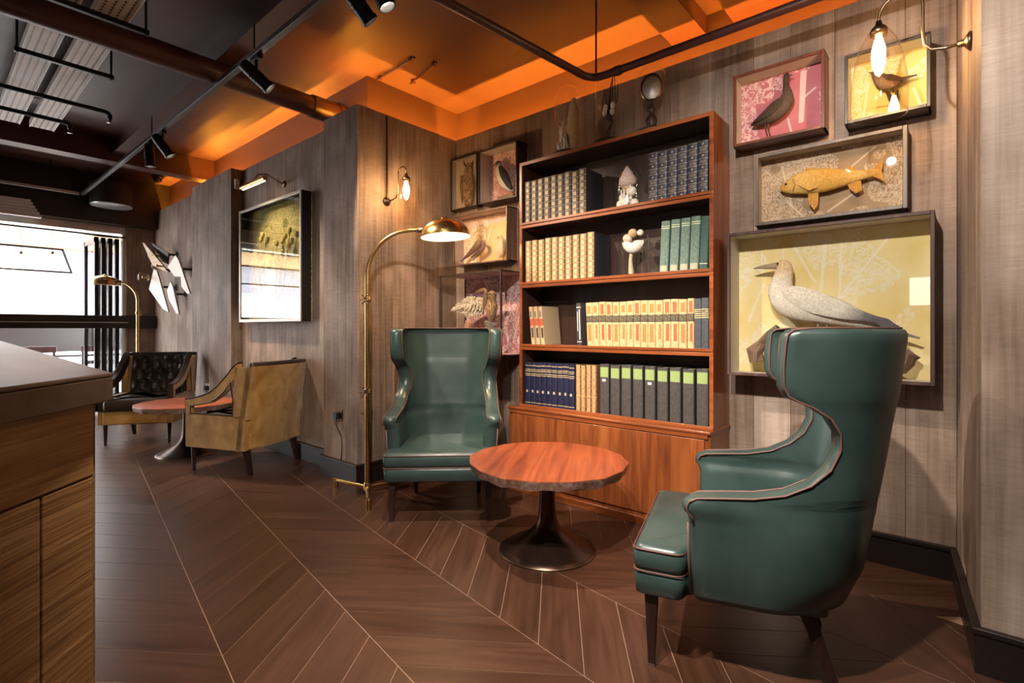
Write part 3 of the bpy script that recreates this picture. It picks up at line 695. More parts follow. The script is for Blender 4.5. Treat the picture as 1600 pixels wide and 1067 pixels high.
put_book(k2_, sage[-1].location.x + .0515, Z2 + .0005, .045, 'dark green cloth book at the end of the sage green row', None, 2.866)
RED, BLK, ORG = (.50, .085, .03), (.045, .038, .026), (.58, .145, .035)
k = book_kind(.030, .272, .20, spine_mat('tan_banded', (.45, .31, .18), (.6, .45, .2), .272, 0, patches=((.50, .68, -.02, .02, RED), (.18, .44, -.004, .012, BLK), (.72, .88, -.006, .006, (.12, .11, .10))), cover=(.36, .26, .155), rough=.7))
for i in range(3):
    q = put_book(k, at_y(833 + i * 7.6, 500, 2.87).x, Z3 + .0005, -.10, 'leaning tan book with red and black marks, %s from the dark silver-marked book' % ORD[2 - i], 'leaning tan books on the third shelf', 2.870)
xx = at_y(833 + 2 * 7.6, 500, 2.87).x
k = book_kind(.036, .285, .205, spine_mat('dark_jacket', (.035, .030, .034), (.62, .58, .52), .285, 0, lines=(.1, .9), patches=((.35, .8, -.009, -.004, (.6, .58, .55)), (.15, .85, .006, .011, (.7, .68, .65))), cover=(.03, .026, .03)))
xdj = at_y(905, 500, 2.862).x
put_book(k, xdj, Z3 + .0005, -.03, 'dark book with silver ornament beside the red-patched tan row', None, 2.862)
lm = []
for i, (pa_, pc) in enumerate((((.74, .93), ORG), ((.70, .95), RED), ((.76, .92), ORG))):
    lm.append(book_kind(.0455, .285, .205, spine_mat('law_calf', (.50, .315, .16), (.55, .42, .2), .285, 0, patches=((pa_[0], pa_[1], -.012, .013, pc), (.12 + .03 * i, .50, -.010 + .004 * i, .014, pc), (.545, .70, -.03, .03, BLK)), flecks=(.57, .69, (.55, .45, .22)), lines=(.53, .715), rough=.65, lw=.0015)))
xa = at_y(917, 500, 2.862).x; xb = at_y(1073, 500, 2.862).x; pit = (xb - xa) / 14
for i in range(14):
    kk = lm[(i * 2 + i // 3) % 3]; q = put_book(kk, xa + pit * (i + .5), Z3 + .0005, -.045 + .045 * min(1, i / 5), 'tan book with orange-red patches and black label, %s from the slate books' % ORD[13 - i], 'red-patched tan volumes on the third shelf', 2.862 + rb.uniform(0, .003), 1 + rb.uniform(-.008, .012)); q.scale[0] = min(1, pit * .985 / .0455)
q = put_book(lm[1], at_y(1080, 500, 2.862).x - .004, Z3 + .0005, 0, 'last red-patched tan book, set apart beside two slate books', None, 2.866, 1.01); q.scale[0] = .8
k = book_kind(.043, .285, .2, spine_mat('slate_gilt', (.045, .05, .06), GOLD, .285, 0, lines=(.62, .66, .70, .74, .78), cover=(.03, .034, .042)))
row(k, 1084, 1107.5, Z3, 2, 'slate grey book with gold bands on the third shelf', 'slate books on the third shelf', mark='the tan row')
k = book_kind(.046, .305, .205, spine_mat('navy_lined', (.012, .013, .040), (.5, .36, .17), .305, 0, lines=(.06, .70, .74, .80, .84, .93), patches=((.30, .36, -.008, .008, (.4, .34, .26)),), cover=(.02, .02, .04)))
row(k, 820, 897, Z4, 9, 'navy gold-ruled book on the bottom shelf', 'navy ruled volumes on the bottom shelf', mark='the brown calf books', rev=True)
k = book_kind(.043, .305, .205, spine_mat('brown_calf', (.17, .075, .035), (.48, .32, .14), .305, 10, 'sq', lines=(.33,), cover=(.12, .06, .035)))
row(k, 899, 932, Z4, 4, 'brown calf book on the bottom shelf', 'brown calf volumes on the bottom shelf', mark='the navy row')
k = book_kind(.0645, .318, .215, spine_mat('grey_cloth', (.052, .045, .044), (.5, .5, .5), .318, 0, patches=((.74, .94, -.029, .029, (.23, .31, .11)),), cover=(.05, .047, .05), rough=.6))
k3 = book_kind(.0645, .318, .215, spine_mat('grey_cloth_tagged', (.052, .045, .044), (.5, .5, .5), .318, 0, patches=((.74, .94, -.029, .029, (.23, .31, .11)), (.655, .70, -.012, .012, (.75, .68, .62))), cover=(.05, .047, .05), rough=.6))
xa = at_y(935, 500, 2.862).x; xb = at_y(1108, 500, 2.862).x; pit = (xb - xa) / 9
for i in range(9):
    tg = i in (0, 4)
    q = put_book(k3 if tg else k, xa + pit * (i + .5), Z4 + .0005, .0, 'thick grey green-labelled book with a white tag, %s from the brown calf books' % ORD[i] if tg else 'thick grey book with a green label, %s from the brown calf books' % ORD[i], 'grey tagged volumes' if tg else 'grey green-labelled volumes', 2.862 + rb.uniform(0, .006), 1 + rb.uniform(-.012, .012)); q.scale[0] = min(1.0, pit * .985 / .0645)
# books stand behind the raised shelf lips; no contact below the board

# ================================================================= display cases on the walls
def seg(x, z, x0, z0, x1, z1, w0):
    dx, dz = x1 - x0, z1 - z0; L2 = dx * dx + dz * dz
    t = ((x - x0) * dx + (z - z0) * dz) * (1.0 / L2); t = t.clamp(); ex = x - (t * dx + x0); ez = z - (t * dz + z0)
    return (ex * ex + ez * ez).lt(w0 * w0)
def painted(name, c0, c1, white, segs=(), blobs=.5, bscale=26, split=None, wst=.8):
    t = MT(name, .8, c0, spec=.2); x, y, z = t.co(); n = t.noise(t.vec(x, 0.0, z), 5, 3)
    col = t.ramp(n, [(.3, c0), (.7, c1)])
    if split: col = t.mix(z.gt(split[0]), col, split[1])
    if blobs:
        b = t.noise(t.vec(x, 0.0, z), bscale, 3, .6, 1.6); m = ((b - .5).abs() * 9.0).fr().lt(.5) * (b - .5).abs().lt(.11)
        zn = t.noise(t.vec(x + 4.0, 0.0, z), 3.5, 2).gt(blobs); col = t.mix(m * zn * wst, col, white)
    for s_ in segs: col = t.mix(seg(x, z, *s_) * wst, col, white)
    t.base(col); return t.m
def make_case(label, x0, x1, z0, z1, dep, fm, fw, back, side=None, deepframe=.012, glass=True, wall=W, group='glazed display cases', post=None, depth_side=None, openside=False):
    t = thing('display_case', label, 'display case', ((x0 + x1) / 2, wall - .001, z0), 0, group); hw = (x1 - x0) / 2; H = z1 - z0; sm = side or back
    MB().box(-hw + .004, hw - .004, -.012, 0, .004, H - .004).build('back_panel', back, t)
    if not openside:
        for s_ in (-1, 1): MB().box(*sorted((s_ * hw, s_ * (hw - .008))), -dep + .004, -.012, 0, H).build('side_wall', fm, t); 
        for s_ in (-1, 1): MB().box(*sorted((s_ * (hw - .008), s_ * (hw - .011))), -dep + .004, -.012, .008, H - .008).build('side_lining', sm, t)
    else:
        for s_ in (-1, 1): 
            MB().box(s_ * (hw - .004) - .002, s_ * (hw - .004) + .002, -dep + .01, -.012, .01, H - .01).build('side_glass', M['caseglass'], t)
            MB().box(s_ * (hw - .006) - .006, s_ * (hw - .006) + .006, -.024, 0, 0, H).build('rear_post', fm, t)
    MB().box(-hw, hw, -dep + .004, 0, -.0, .008).build('bottom_wall', fm, t); MB().box(-hw, hw, -dep + .004, 0, H - .008, H).build('top_wall', fm, t)
    MB().box(-hw + .011, hw - .011, -dep + .01, -.012, .008, .011).build('floor_lining', sm, t); MB().box(-hw + .011, hw - .011, -dep + .01, -.012, H - .011, H - .008).build('top_lining', sm, t)
    q = -dep - deepframe
    for a in ((-hw, -hw + fw, q, -dep + .004, 0, H), (hw - fw, hw, q, -dep + .004, 0, H)): MB().box(*a).build('frame_stile', fm, t, bevel=.002, seg=1)
    for a in ((-hw + fw, hw - fw, q, -dep + .004, 0, fw), (-hw + fw, hw - fw, q, -dep + .004, H - fw, H)): MB().box(*a).build('frame_rail', fm, t, bevel=.002, seg=1)
    if glass: MB().box(-hw + fw * .6, hw - fw * .6, -dep - .003, -dep - .0005, fw * .6, H - fw * .6).build('glass', M['caseglass'], t)
    return t
FR_RED = wood('red_frame', (.05, .014, .008), (.13, .038, .018), (.24, .08, .03), 2, .3)
FR_DARK = wood('dark_frame', (.012, .008, .007), (.03, .02, .016), (.06, .042, .034), 2, .35)
FR_OLD = wood('aged_frame', (.04, .028, .02), (.095, .07, .052), (.17, .13, .10), 2, .45)
FR_BROWN = wood('brown_frame', (.05, .025, .018), (.12, .065, .048), (.22, .14, .11), 2, .35)
CREAM = plain('cream_lining', (.55, .49, .42), .8, var=.06); BEIGE = plain('beige_lining', (.42, .36, .30), .8, var=.06); PINKL = plain('pale_pink_lining', (.50, .38, .34), .8, var=.06)
WHT = (.78, .74, .68)
bgG = painted('gannet_scene', (.72, .56, .22), (.82, .70, .40), (.80, .78, .72), ((.0, .72, -.03, .35, .008), (-.03, .35, -.02, .05, .010), (.07, .70, .06, .42, .006), (.06, .42, -.03, .33, .005), (.28, .72, .05, .40, .006), (-.15, .70, -.05, .50, .006), (-.20, .70, -.21, .50, .005), (-.31, .70, -.31, .55, .004), (-.38, .3, -.30, .50, .007), (.16, .5, .02, .36, .004)), .52, 20, None, .5)
bgF = painted('fish_scene', (.27, .18, .11), (.42, .30, .20), (.72, .60, .48), ((-.22, .33, -.17, .1, .005), (-.11, .3, -.06, .2, .004), (.05, .22, .2, .34, .004), (.0, .05, .15, .15, .005), (-.1, .02, -.2, .14, .004)), .47, 42, None, .6)
bgP = painted('grouse_scene', (.50, .14, .18), (.58, .21, .25), (.80, .58, .56), ((.10, .36, .09, .10, .009), (.115, .36, .10, .10, .006), (.10, .22, .16, .26, .006), (.03, .13, .05, .04, .005), (-.16, .0, -.17, .08, .004)), .50, 26)
bgY = painted('finch_scene', (.55, .48, .16), (.66, .60, .28), (.72, .68, .60), ((.10, .14, .13, .03, .006), (-.08, .22, -.1, .05, .005)), .44, 30)
bgO = painted('wader_scene', (.50, .20, .20), (.60, .30, .28), (.80, .62, .62), ((.05, .4, .03, .2, .005), (.12, .4, .15, .2, .006), (.03, .3, .1, .36, .004)), .40, 26)
bgS = painted('sand_scene', (.60, .36, .16), (.74, .50, .26), (.80, .70, .58), ((-.05, .3, -.04, .17, .01), (.02, .3, -.01, .2, .006)), .52, 18, (.34, (.62, .40, .32)))  # sand-orange backdrop with a pinkish upper part
bgV = painted('kestrel_scene', (.38, .15, .19), (.52, .22, .24), (.74, .58, .58), ((-.1, .62, -.06, .4, .004), (.1, .62, .12, .4, .005), (.2, .6, .16, .35, .004), (.0, .1, .12, .22, .005), (.2, .1, .3, .4, .005)), .40, 24, (.42, (.30, .17, .26)))
gX0, gX1 = -.944, -.058; gZ0, gZ1 = .905, 1.682
FR_GAN = wood('plum_frame', (.03, .015, .014), (.075, .042, .038), (.12, .075, .068), 2, .5, spec=.25)
make_case('largest brown display case with a gannet against a yellow painted scene', gX0, gX1, gZ0, gZ1, .18, FR_GAN, .016, bgG, CREAM)
make_case('long grey-brown display case with a golden fish against a painted scene', -.823, -.158, 1.72, 2.107, .10, FR_OLD, .018, bgF, BEIGE)
make_case('red-brown framed display case with a dark grouse against a pink scene', -.931, -.488, 2.172, 2.57, .12, FR_RED, .015, bgP, CREAM)
make_case('black-brown display case with a small long-tailed bird, behind the glass sconce', -.403, -.074, 2.163, 2.50, .12, FR_DARK, .014, bgY, CREAM)
make_case('narrow dark display case with an upright owl against plain beige', -3.322, -3.0, 2.181, 2.63, .06, FR_DARK, .010, plain('owl_back', (.46, .37, .29), .8, var=.08, scale=6), BEIGE)
make_case('dark display case with a black and white wader against a red scene', -2.914, -2.507, 2.162, 2.594, .13, FR_DARK, .010, bgO, CREAM)
make_case('brown display case with two sandy shorebirds, against an orange sand scene', -3.225, -2.612, 1.687, 2.112, .12, FR_BROWN, .012, bgS, PINKL)
make_case('deep glass-sided display case with a spread-winged hawk, behind the green armchair', -3.197, -2.512, .953, 1.595, .30, FR_DARK, .014, bgV, None, openside=True)

# ---------------------------------------------------------------- mounted creatures
def conv(ox, oy, s, Y): return lambda cx, cy: at_y(ox + cx / s, oy + cy / s, Y)
def body(c, path, scale, thick, cols, n=14):
    P_ = [c(a, b) for a, b, r in path]; rs = []
    # resample through a smooth curve
    pts, rad, cc = [], [], []
    m = len(path)
    for i in range(m - 1):
        for k in range(5):
            t = k / 5; i0, i1, i2, i3 = max(i - 1, 0), i, i + 1, min(i + 2, m - 1)
            f = lambda a0, a1, a2, a3: .5 * (2 * a1 + (a2 - a0) * t + (2 * a0 - 5 * a1 + 4 * a2 - a3) * t * t + (3 * a1 - a0 - 3 * a2 + a3) * t ** 3)
            pts.append(f(P_[i0], P_[i1], P_[i2], P_[i3])); rad.append(max(.001, f(*[path[q][2] for q in (i0, i1, i2, i3)]) * scale)); ca, cb = cols[min(i, len(cols) - 1)], cols[min(i + 1, len(cols) - 1)]
            cc.append(tuple(ca[j] * (1 - t) + cb[j] * t for j in range(3)))
    pts.append(P_[-1]); rad.append(path[-1][2] * scale); cc.append(cols[-1])
    mb = MB(); mb.tube(pts, [(r * thick, r) for r in rad], n, True, cc, ref0=(0, 1, 0)); return mb
def creature(name, label, cat, base):
    return thing(name, label, cat, base)
def fit(o, root): o.location = tuple(-Vector(root.location)); return o
def part(mb, name, m, root, parent=None, smooth=True):
    o = mb.build(name, m, parent or root, smooth=smooth, auto=50 if smooth else None)
    if parent is None: fit(o, root)
    return o
def flat(c, poly, col, th, dy=0.0):
    mb = MB(); P_ = [c(a, b) + Vector((0, dy, 0)) for a, b in poly]; mb.slab(P_, (0, -th, 0), col); return mb
def eye(c, a, b, dy, r, root):
    p = c(a, b); part(MB().ball((p.x, p.y + dy, p.z), r, 8, 6, (.01, .01, .01)), 'eye', M['tint'], root)
# gannet
Yg = W - .095; c = conv(1120, 320, 3.558, Yg); sc = (at_y(1300, 500, Yg) - at_y(1299, 500, Yg)).length / 3.558
sc = abs(c(600, 400).z - c(600, 401).z)
root = creature('gannet', 'white gannet with yellow-buff head standing in the largest case', 'bird', tuple(c(600, 720)))
CW_, CYH = (.80, .72, .62), (.78, .55, .33)
part(body(c, [(340, 335, 26), (365, 345, 48), (372, 385, 50), (362, 430, 58), (360, 485, 74), (400, 530, 92), (480, 556, 98), (580, 578, 86), (690, 605, 70), (800, 640, 46), (900, 680, 24), (1020, 712, 11), (1130, 742, 5)], sc, .62, [CYH, CYH, (.82, .64, .45), CW_, CW_, CW_, CW_, CW_, CW_, CW_, (.5, .45, .42), (.3, .28, .28)]), 'body', M['fur'], root)
part(body(c, [(345, 338, 22), (300, 342, 17), (250, 346, 11), (205, 354, 3)], sc, .6, [(.40, .28, .20), (.46, .32, .22), (.40, .28, .2), (.3, .2, .15)]), 'beak', M['fur'], root)
wg = part(body(c, [(375, 478, 10), (440, 500, 50), (560, 545, 62), (700, 590, 44), (830, 622, 24), (950, 655, 14), (1035, 690, 4)], sc, .25, [CW_, CW_, CW_, (.76, .70, .62), (.2, .18, .2), (.10, .09, .12), (.08, .08, .1)]), 'wing', M['fur'], root); wg.location.y -= .052
for q in (0, 22): part(flat(c, [(820 + q, 600 + q), (960 + q, 635 + q), (1032 + q, 690 + q), (900 + q, 655 + q)], (.12, .11, .14), .004, -.045 - q * .0004), 'flight_feather', M['fur'], root)
eye(c, 345, 330, -.034 * .85, .005, root)
for q in (560, 610): part(MB().tube([c(q, 640), c(q + 4, 700), c(q + 2, 735)], .006, 8, col=(.25, .22, .2)), 'leg', M['tint'], root)
def rock(label, c, pts, Y, rad, seed, cat='rock', name='driftwood', col=(.20, .12, .08)):
    base = c(*pts[0]); rr = random.Random(seed); root = creature(name, label, cat, tuple(base)); mb = MB()
    P_ = [c(a, b) for a, b in pts]; mb.tube(P_, [rad * rr.uniform(.7, 1.25) for _ in P_], 9, True, col)
    for i in range(len(mb.v)):
        v = Vector(mb.v[i]); nz = noise.noise_vector(v * 28) * .012; mb.v[i] = tuple(v + nz)
    part(mb, 'body', M['fur'], root, smooth=False); return root
rock('brown knotty driftwood at the gannet beak side of the largest case', c, [(225, 870), (215, 810), (250, 770), (300, 720), (345, 700)], Yg, .034, 2)
rock('brown knotty driftwood under the gannet tail in the largest case', c, [(985, 905), (1035, 905), (1055, 875), (1075, 840), (1100, 825)], Yg, .026, 5)
rock('long low driftwood carrying the gannet in the largest case', c, [(330, 880), (450, 800), (560, 760), (680, 780), (900, 900)], Yg, .045, 8)
# fish
Yf = W - .055; c = conv(1100, 0, 3.138, Yf); sc = abs(c(600, 800).z - c(600, 801).z)
root = creature('fish', 'golden fish with raised fins mounted in the long case', 'fish', tuple(c(600, 890)))
G0, G1 = (.72, .40, .09), (.80, .50, .16)
fb = body(c, [(372, 926, 6), (392, 922, 24), (430, 912, 42), (500, 894, 58), (590, 884, 58), (670, 874, 44), (750, 862, 27), (825, 848, 17), (850, 845, 15)], sc, .42, [(.5, .3, .1), G0, G1, G1, G0, G0, G1, G0, G0]); part(fb, 'body', M['fur'], root)
for nm, pl in (('tail_fin', [(820, 838), (880, 778), (872, 835), (888, 893), (845, 870), (818, 860)]), ('dorsal_fin', [(482, 852), (500, 825), (540, 824), (600, 832), (655, 850), (560, 850)]), ('dorsal_fin', [(680, 842), (705, 816), (735, 820), (765, 848), (720, 852)]), ('anal_fin', [(700, 895), (768, 885), (778, 930), (745, 948), (715, 928)]), ('pelvic_fin', [(508, 945), (562, 940), (560, 1005), (540, 1030), (515, 1000)])):
    part(flat(c, pl, (.66, .33, .07), .006, .003), nm, M['fur'], root)
part(flat(c, [(470, 915), (540, 905), (560, 925), (520, 940)], (.75, .45, .13), .005, -.026), 'pectoral_fin', M['fur'], root)
eye(c, 405, 906, -.017, .006, root)
part(MB().tube([c(440, 882) + Vector((0, -.026, 0)), c(452, 910) + Vector((0, -.027, 0)), c(440, 940) + Vector((0, -.022, 0))], .0025, 6, col=(.4, .2, .05)), 'gill', M['tint'], root)
# grouse
Yq = W - .06; c = conv(1140, 80, 6.669, Yq); sc = abs(c(600, 400).z - c(600, 401).z); DB = (.075, .045, .032); DB2 = (.13, .085, .06)
root = creature('grouse', 'dark brown grouse standing upright in the red-framed case', 'bird', tuple(c(385, 880)))
part(body(c, [(618, 238, 14), (600, 255, 34), (585, 310, 28), (588, 370, 32), (598, 440, 52), (585, 515, 76), (530, 585, 94), (450, 650, 92), (360, 708, 66), (280, 748, 36), (222, 772, 12)], sc, .55, [DB, DB, DB, DB, DB2, DB2, DB2, DB2, DB, DB, (.03, .02, .015)]), 'body', M['fur'], root)
wg = part(body(c, [(560, 500, 18), (500, 570, 50), (420, 645, 48), (330, 710, 28), (260, 755, 10)], sc, .25, [DB, DB, DB, (.05, .03, .02), (.03, .02, .015)]), 'wing', M['fur'], root); wg.location.y -= .026
part(body(c, [(625, 245, 10), (645, 249, 6), (662, 256, 1.5)], sc, .7, [(.1, .08, .06)]), 'beak', M['fur'], root); eye(c, 610, 243, -.0105, .004, root)
for q in (0, 30): part(MB().tube([c(370 + q, 760), c(375 + q, 830), c(395 + q, 882)], .004, 6, col=(.1, .06, .05)), 'leg', M['tint'], root)
# long-tailed bird
c = conv(1310, 40, 6.273, Yq); sc = abs(c(600, 400).z - c(600, 401).z); BB = (.20, .115, .07)
root = creature('long_tailed_bird', 'small brown long-tailed bird on a forked twig behind the glass sconce', 'bird', tuple(c(530, 640)))
part(body(c, [(325, 468, 14), (350, 470, 30), (385, 500, 46), (440, 540, 66), (510, 560, 66), (575, 550, 44), (630, 522, 20), (700, 500, 11), (772, 482, 7)], sc, .6, [BB, BB, BB, (.28, .19, .13), (.28, .19, .13), BB, (.10, .06, .04)]), 'body', M['fur'], root)
part(body(c, [(335, 468, 9), (312, 462, 5), (292, 458, 1)], sc, .7, [(.06, .05, .04)]), 'beak', M['fur'], root); eye(c, 345, 462, -.0105, .004, root)
wg = part(body(c, [(430, 505, 10), (510, 520, 28), (600, 535, 16), (680, 552, 4)], sc, .25, [(.09, .055, .04)]), 'wing', M['fur'], root); wg.location.y -= .023
for q in (485, 535): part(MB().tube([c(q, 600), c(q + 5, 655)], .0028, 6, col=(.1, .07, .05)), 'leg', M['tint'], root)
tw = creature('forked_twig', 'dark forked twig holding up the small long-tailed bird', 'twig', tuple(c(535, 850)))
part(MB().tube([c(535, 850), c(535, 740), c(490, 672), c(470, 650)], [.012, .011, .008, .005], 8, col=(.05, .035, .03)), 'stem', M['fur'], tw)
part(MB().tube([c(535, 740), c(570, 680), c(580, 630)], [.010, .008, .005], 8, col=(.05, .035, .03)), 'fork', M['fur'], tw)
# owl
Yo = W - .032; c = conv(680, 200, 3.556, Yo); sc = abs(c(200, 300).z - c(200, 301).z); OW = (.36, .22, .11)
root = creature('owl', 'tan long-eared owl standing upright in the narrow case', 'bird', tuple(c(182, 432)))
part(body(c, [(186, 196, 14), (186, 212, 27), (184, 240, 29), (180, 285, 37), (178, 340, 41), (180, 390, 36), (186, 428, 24)], sc, .3, [OW, OW, (.42, .27, .14), OW, (.46, .30, .16), (.5, .32, .17), (.5, .3, .15)]), 'body', M['streak'], root)
for q, w2 in ((164, -8), (206, 6)): part(body(c, [(q, 205, 6), (q + w2 * .5, 192, 4), (q + w2, 178, 1)], sc, .6, [(.14, .08, .04)]), 'ear_tuft', M['fur'], root)
for q in (174, 196): eye(c, q, 212, -.0125, .006, root)
part(body(c, [(185, 222, 5), (185, 234, 1)], sc, .9, [(.08, .06, .05)]), 'beak', M['fur'], root).location.y -= .011
for q in (150, 208): wg = part(body(c, [(q, 265, 8), (q, 330, 13), (q + (4 if q < 180 else -2), 420, 5)], sc, .4, [(.26, .16, .08)]), 'wing', M['streak'], root); wg.location.y -= .008
for q in (168, 196): part(MB().tube([c(q, 415), c(q, 442)], .008, 8, col=(.5, .32, .18)), 'leg', M['fur'], root)
# wader
Yw = W - .07; c = conv(680, 200, 3.556, Yw); sc = abs(c(200, 300).z - c(200, 301).z)
root = creature('wader', 'black and white wader perched in the red-scene case', 'bird', tuple(c(400, 372)))
part(body(c, [(338, 196, 8), (352, 200, 17), (360, 225, 22), (372, 265, 33), (392, 305, 30), (418, 338, 17), (440, 350, 5)], sc, .7, [(.03, .03, .03), (.04, .035, .035), (.75, .70, .64), (.8, .75, .68), (.75, .7, .62), (.5, .45, .4), (.05, .05, .05)]), 'body', M['fur'], root)
wg = part(body(c, [(368, 215, 10), (385, 260, 26), (408, 300, 22), (432, 340, 8)], sc, .5, [(.035, .03, .035)]), 'wing', M['fur'], root); wg.location.y -= .018
part(body(c, [(342, 200, 5), (325, 208, 3), (312, 214, .8)], sc, .7, [(.45, .14, .05)]), 'beak', M['fur'], root); eye(c, 350, 197, -.014, .004, root)
for q in (388, 404): part(MB().tube([c(q, 325), c(q + 3, 372)], .003, 6, col=(.5, .25, .15)), 'leg', M['tint'], root)
rock('low brown rock under the black and white wader', c, [(350, 392), (385, 384), (418, 378), (440, 374)], Yw, .018, 3, name='rock', col=(.25, .15, .09))
# shorebirds
Ys = W - .06; c = conv(700, 310, 9.7, Ys); sc = abs(c(600, 400).z - c(600, 401).z)
root = creature('shorebird', 'slim purple-brown shorebird stooping with long wings in the orange sand case', 'bird', tuple(c(420, 900)))
part(body(c, [(500, 600, 22), (480, 640, 44), (440, 700, 52), (380, 780, 48), (300, 860, 32), (190, 955, 8)], sc, .55, [(.5, .33, .2), (.5, .33, .2), (.42, .27, .17), (.2, .12, .10), (.16, .09, .09), (.10, .06, .06)]), 'body', M['fur'], root)
wg = part(body(c, [(500, 640, 14), (560, 730, 40), (470, 830, 34), (370, 900, 10)], sc, .3, [(.18, .10, .10), (.2, .11, .11), (.12, .07, .07)]), 'wing', M['fur'], root); wg.location.y -= .018
part(body(c, [(505, 600, 8), (470, 560, 4), (445, 535, 1)], sc, .7, [(.2, .12, .08)]), 'beak', M['fur'], root)
for q in (430, 480): part(MB().tube([c(q, 780), c(q + 8, 960)], .003, 6, col=(.4, .22, .1)), 'leg', M['tint'], root)
root = creature('shorebird', 'plump pale shorebird sitting upright in the orange sand case', 'bird', tuple(c(790, 905)))
part(body(c, [(790, 575, 30), (800, 610, 48), (808, 680, 66), (804, 760, 76), (790, 840, 64), (772, 900, 22)], sc, .6, [(.62, .42, .24), (.66, .46, .28), (.74, .56, .36), (.76, .58, .38), (.68, .48, .28)]), 'body', M['fur'], root)
wg = part(body(c, [(850, 640, 10), (866, 740, 24), (850, 840, 8)], sc, .5, [(.30, .18, .09)]), 'wing', M['fur'], root); wg.location.y -= .012
part(body(c, [(775, 590, 9), (740, 600, 4), (715, 612, 1)], sc, .7, [(.2, .12, .08)]), 'beak', M['fur'], root); eye(c, 785, 588, -.014, .004, root)
# hawk
Yh = W - .205; c = conv(680, 415, 6.885, Yh); sc = abs(c(600, 400).z - c(600, 401).z)
root = creature('hawk', 'tawny hawk with one mottled wing spread, in the deep glass-sided case', 'bird', tuple(c(600, 600)))
part(body(c, [(605, 275, 26), (608, 310, 56), (605, 360, 54), (608, 430, 66), (605, 510, 62), (598, 590, 36)], sc, .75, [(.32, .18, .08), (.45, .27, .11), (.35, .2, .09), (.52, .31, .14), (.34, .2, .1), (.2, .12, .07)]), 'body', M['streak'], root)
mot = (.46, .38, .30); wpoly = [(455, 330), (520, 345), (515, 520), (430, 545), (335, 560), (300, 515), (240, 500), (165, 490), (235, 405), (350, 330)]
wg = part(flat(c, wpoly, mot, .014, .01), 'spread_wing', M['mottle'], root, smooth=False)
for i in range(9):
    a = (510 - i * 36, 500 + 8 * math.sin(i)); 
    o = part(body(c, [(470 - i * 8, 350 + i * 6, 10), (a[0] - 10, a[1] - 60 + i * 2, 18), (a[0] - 40, a[1] + 10 - i * 3, 5)], sc, .3, [mot, (.56, .47, .38), (.30, .22, .17)]), 'flight_feather', M['mottle'], root, wg); o.location.y -= .010
wg2 = part(body(c, [(440, 312, 8), (500, 278, 20), (570, 270, 22), (560, 380, 28), (550, 470, 14)], sc, .4, [(.13, .07, .04), (.15, .08, .045), (.2, .12, .06), (.18, .1, .05)]), 'folded_wing', M['fur'], root); wg2.location.y -= .03
part(body(c, [(610, 318, 8), (622, 332, 5), (622, 345, 1)], sc, .8, [(.1, .08, .06)]), 'beak', M['fur'], root).location.y -= .05
for q in (592, 628): eye(c, q, 305, -.046, .006, root)
rock('pale weathered stump under the tawny hawk', c, [(500, 835), (540, 760), (590, 670), (600, 610)], Yh, .045, 9, name='stump', cat='stump', col=(.40, .33, .27))
rock('pinkish rock beside the stump under the hawk wing', c, [(300, 840), (340, 720), (370, 600)], Yh, .036, 12, name='rock', col=(.55, .30, .22))

# ---------------------------------------------------------------- bell jars
def bell(label, x, y, z, r, h, baseh=.025):
    t = thing('bell_jar', label, 'bell jar', (x, y, z), 0, 'glass bell jars')
    MB().lathe([(r * 1.18, 0), (r * 1.2, baseh * .35), (r * 1.12, baseh * .8), (r * 1.0, baseh)], 32).build('base', M['black'], t, smooth=True, auto=40)
    pr = [(r, baseh), (r, baseh + (h - baseh - r) * .5), (r, h - r)] + [(r * math.cos(a), h - r + r * math.sin(a)) for a in [PI / 2 * k / 8 for k in range(1, 8)]] + [(r * .03, h)]
    MB().lathe(pr, 32, cap=False).build('glass_dome', M['jar'], t, smooth=True)
    return t
def shells(name, label, x, y, z, items):
    t = thing(name, label, 'ornament', (x, y, z)); 
    for nm, mb in items: 
        o = mb.build(nm, M['fur'], t, smooth=True, auto=60)
    return t
SHL, SHP, TAN = (.80, .72, .64), (.66, .48, .42), (.52, .36, .2)
def cone_shell(c0, tip, r, col, ribs=9):
    mb = MB(); c0 = Vector(c0); tip = Vector(tip); pts = [c0.lerp(tip, k / 7) for k in range(8)]; mb.tube(pts, [r * (.55 + .45 * math.sin(min(1, k / 2.2) * PI / 2)) * (1 - (k / 7) ** 1.5 * .92) * (1.0 + .12 * (k % 2)) for k in range(8)], 14, True, col)
    return mb
yb = 2.965
x1_ = at_y(981, 300, yb).x; bell('glass bell jar over pink conch shells on the top shelf', x1_, yb, Z1, .090, .315, .012)
shells('shell_group', 'pink conch above white coral shells inside the top shelf jar', x1_, yb, Z1 + .013, [('conch', cone_shell((0, 0, .15), (-.0, -.01, .275), .066, SHP).add([], []) or MB()) if False else ('conch', cone_shell((.0, 0, .135), (0, -.01, .27), .064, SHP)), ('conch_tip', cone_shell((0, 0, .15), (.0, .0, .085), .045, (.6, .4, .26)))] +
       [('white_shell', MB().ball((a * .045, b * .03 - .01, hh), (.03, .025, .03), 10, 7, SHL)) for a, b, hh in ((-1, 0, .03), (1, .3, .028), (0, -1, .03), (-.8, .5, .075), (.9, -.4, .10), (.1, .6, .05))] + [('coral_finger', MB().tube([(a, -.02, .05), (a * 1.05, -.03, .12 + .02 * (i % 2))], [.008, .005], 7, True, SHL)) for i, a in enumerate((-.03, -.012, .012, .032))])
x2_ = at_y(991, 400, yb).x; bell('tall glass bell jar over a fan shell on the second shelf', x2_, yb, Z2, .092, .325, .012)
fan = MB(); pts = [(0, 0, 0)]; 
